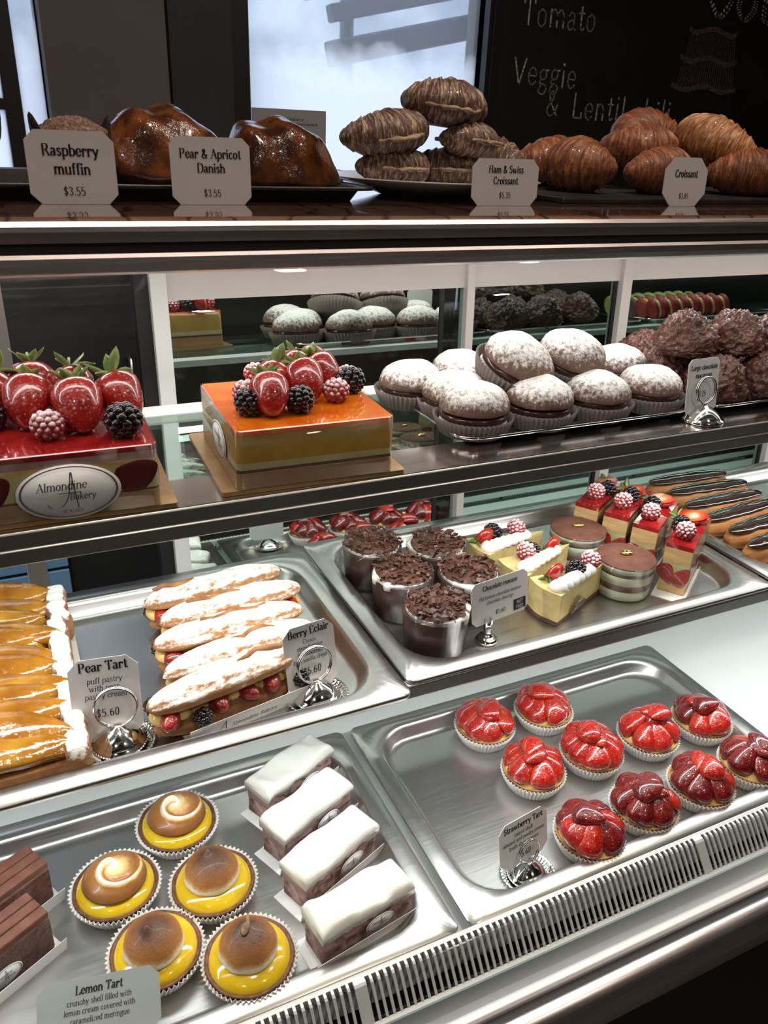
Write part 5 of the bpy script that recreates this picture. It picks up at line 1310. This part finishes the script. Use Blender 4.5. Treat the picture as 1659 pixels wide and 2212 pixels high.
put('croissant', CR[0], CROIS, 1.01, .82, zc, 'croissant cut off by the picture edge', 'croissant', G, radians(10), 0, 0, .95)
put('croissant', CR[1], CROIS, .88, .93, zc, 'croissant at the bottom of the pile, hidden behind the card', 'croissant', G, radians(30))
put('croissant', CR[2], CROISD, .590, .955, zc+.0, 'small dark croissant behind the ham and swiss card', 'croissant', G, radians(170), 0, 0, .9)
# plate of ham and swiss croissants
pl = B().lathe([(.055, 0), (.060, .001), (.075, .006), (.118, .0175), (.121, .0185), (.118, .0195), (.074, .009), (.055, .005)], 64)
o = obj('dinner_plate', pl.me('dinner_plate'), PLATE, loc=(.458, .845, ZT+Z0)); tag(o, 'white round plate under the ham and swiss croissants', 'plate')
zp = ZT+.0075; G = 'ham and swiss croissants on the plate'
def ham(x, y, z, rz, k, label, rx=0, ry=0, s=1.0, mat=None):
    t = thing('ham_croissant', label, 'croissant', (x, y, z), rz, G, rx, ry); t.scale = (s, s, s*.85)
    obj('croissant', CR[k % 3], mat or CROISD, t)
    R = []
    for i in range(29):
        u = -1+i/14; a = u*.95; e = max(.05, 1-abs(u)**3)**.5; w0 = .046*e*(1+.12*fn3((u*5, k*3., z*90))); hz = .0045+.003*fn3((u*7, k*2., 1)); cx, cy = .062*sin(a), .062*(1-cos(a))*.9; zc_ = .026+.004*fn3((u*4, k, 5))
        R.append([(cx, cy-w0, zc_-hz*.4), (cx, cy-w0*.99, zc_+hz*.6), (cx, cy-w0*.6, zc_+hz), (cx, cy+w0*.9, zc_+hz*.6), (cx, cy+w0*.9, zc_-hz*.4), (cx, cy-w0*.6, zc_-hz)])
    obj('cheese_filling', B().rings(R).me('cheese_filling'), CRUMB, t, label='pale cut crumb with ham and melted cheese')
ham(.415, .845, zp+.003, radians(10), 0, 'ham croissant at the bottom left of the plate', 0, 0, .74)
ham(.495, .865, zp+.003, radians(-20), 1, 'ham croissant at the bottom right of the plate', 0, 0, .74)
ham(.408, .850, zp+.034, radians(8), 1, 'ham croissant on the second layer, pointing left', radians(4), radians(-8), .80, CROISD)
ham(.480, .865, zp+.062, radians(-6), 2, 'topmost ham croissant of the stack', radians(2), radians(5), .86, CROISD)
ham(.510, .85, zp+.032, radians(30), 0, 'ham croissant on the second layer, right side', 0, radians(4), .72)
# muffin and danish on a baking sheet
BS = B(); BS.rings([rrect(.36, .20, .012, .0), rrect(.375, .215, .014, .012), rrect(.395, .235, .016, .0135), rrect(.395, .235, .016, .0115), rrect(.372, .212, .013, .0105), rrect(.358, .198, .011, .0015)])
o = tray(.145, .855, ZT, 'dark baking sheet under the danish pastries on the counter', BS.me('sheet'), DARKTRAY, name='baking_sheet', group=None)
zb = ZT+.002
def muffin(x, y, label, s=1):
    t = thing('raspberry_muffin', label, 'muffin', (x, y, zb), .35, 'raspberry muffins in tulip papers'); t.scale = (s, s, s)
    b = B(); n = 48; R = []
    for i in range(7):
        z = .078*i/6; ring = []
        for j in range(n):
            a = 2*pi*j/n; pk = max(0, cos(2*a))**3; zz = z if i < 6 else .050+.034*pk; r = (.028+.016*z/.078)*(1+.10*pk*(i/6)); 
            if i == 5: zz = .046+.016*pk
            ring.append((r*cos(a), r*sin(a), zz))
        R.append(ring)
    b.rings(R, True, True, False); solid(obj('tulip_paper', b.me('tulip_paper'), TULIP, t, label='dark pointed tulip paper'), .0006)
    def f(d):
        w = 1+.12*fn3((d.x*3, d.y*3, d.z*3))+.07*fn3((d.x*12, d.y*12, d.z*12)); return Vector((d.x*.041*w, d.y*.041*w, d.z*.025*w))
    obj('muffin_top', B().blob(f, 48, 30).me('muffin_top'), MUFFIN, t, loc=(0, 0, .056), label='crumbly muffin top')
muffin(.082, .835, 'raspberry muffin in a dark pointed paper behind its card', .76)
muffin(-.012, .83, 'raspberry muffin in a dark paper at the left edge', .80)
def danish_mesh(seed):
    def f(d):
        w = 1+.10*fn3((d.x*2+seed, d.y*2, d.z*2))+.05*sin(d.x*9+d.z*5+seed)*max(0, d.z)
        return Vector((d.x*.066*w, d.y*.046*w, (d.z*.040 if d.z > 0 else d.z*.012)*w+.012))
    return B().blob(f, 56, 34).me('danish')
def danish(x, y, rz, k, label, s=1., z=0):
    t = thing('pear_danish', label, 'danish', (x, y, zb+z), rz, 'glazed danish pastries'); t.scale = (s*.86, s*.9, s*1.2)
    obj('pastry', danish_mesh(k), DANISH, t)
    for i in range(3): obj('pear_slice', PEARS[i], PEARG, t, loc=(-.008+.004*i, -.014+.012*i, .0345-.004*abs(i-1)), rot=(0, 0, radians(20*i-20)), scl=(.62, .8, 1.0))
danish(.168, .878, radians(10), 1, 'tall glazed danish between the muffin and danish cards', 1.2)
danish(.262, .800, radians(-8), 2, 'glazed danish at the right end of the baking sheet', 1.08)
danish(.285, .925, radians(5), 3, 'glazed danish behind the front pair', .9)
# cards in front
GC = 'price cards on the counter'
sign('price_card', 'price card reading Raspberry muffin', .066, .0535, [('Raspberry', .66, .155, 1, 0), ('muffin', .41, .155, 1, 0), ('$3.55', .12, .12, 0, 0)], (.068, .7205, ZT), radians(-6), radians(-4), corner=.14, group=GC)
sign('price_card', 'price card reading Pear & Apricot Danish', .068, .0525, [('Pear & Apricot', .69, .135, 1, 0), ('Danish', .48, .135, 1, 0), ('$3.55', .12, .11, 0, 0)], (.179, .7205, ZT), radians(0), radians(-3), corner=.12, group=GC)
sign('price_card', 'price card reading Ham & Swiss Croissant', .082, .043, [('Ham & Swiss', .70, .155, 1, 0), ('Croissant', .46, .155, 1, 0), ('$5.35', .16, .13, 0, 0)], (.476, .7225, ZT), radians(4), radians(-3), corner=.18, group=GC)
sign('price_card', 'small price card reading Croissant', .065, .050, [('Croissant', .60, .15, 1, 0), ('$3.85', .16, .11, 0, 0)], (.714, .7225, ZT), radians(2), radians(-3), corner=.26, group=GC)
# printed notice in a clear stand behind the danish
t = thing('menu_stand', 'printed notice in a clear stand before the window', 'menu stand', (.345, 1.0, ZT))
obj('stand_foot', B().box2((-.02, -.02, 0), (.062, .012, .018)).me('foot', False), DARKTRAY, t)
pg = obj('page', B().box2((-.046, -.001, .004), (.046, .001, .082)).me('page', False), M('grey_notice_paper', (.22, .22, .23), .5), t)
q = B(); rnd = random.Random(3)
for z, w0, w1 in ((.071, -.008, .018), (.066, -.018, .036), (.057, -.022, -.01), (.053, -.022, -.004), (.045, -.010, .012), (.041, -.012, .034), (.037, -.004, .030), (.026, -.02, .0), (.018, -.02, .02), (.012, -.02, .012)):
    x = w0
    while x < w1:
        l = rnd.uniform(.0015, .005); q.add([(x, -.0013, z), (min(x+l, w1), -.0013, z), (min(x+l, w1), -.0013, z+.0016), (x, -.0013, z+.0016)], [(0, 1, 2, 3)]); x += l+.001
obj('printed_lines', q.me('printed_lines', False), INKGREY, pg)
# ceiling lamps as fittings
LAMPM, nt, bs = nodes('lamp_glow'); bs.inputs['Emission Color'].default_value = (1, .72, .48, 1); bs.inputs['Emission Strength'].default_value = 30
for i, (x, y, _) in enumerate(DOWN):
    t = thing('ceiling_lamp', ['round ceiling lamp behind the viewer on the left', 'round ceiling lamp straight behind the viewer', 'round ceiling lamp above the cakes end of the case', 'round ceiling lamp above the chocolate macaroons end of the case'][i], 'lamp', (x, y, 1.50), 0, 'ceiling lamps')
    obj('lamp_can', B().lathe([(.075, .02), (.075, -.01), (.066, -.012), (.064, .015)], 32).me('lamp_can'), FRAMEM, t); obj('lamp_lens', B().lathe([(.063, .012), (.001, .0119)], 32, None, False, True).me('lens'), LAMPM, t)
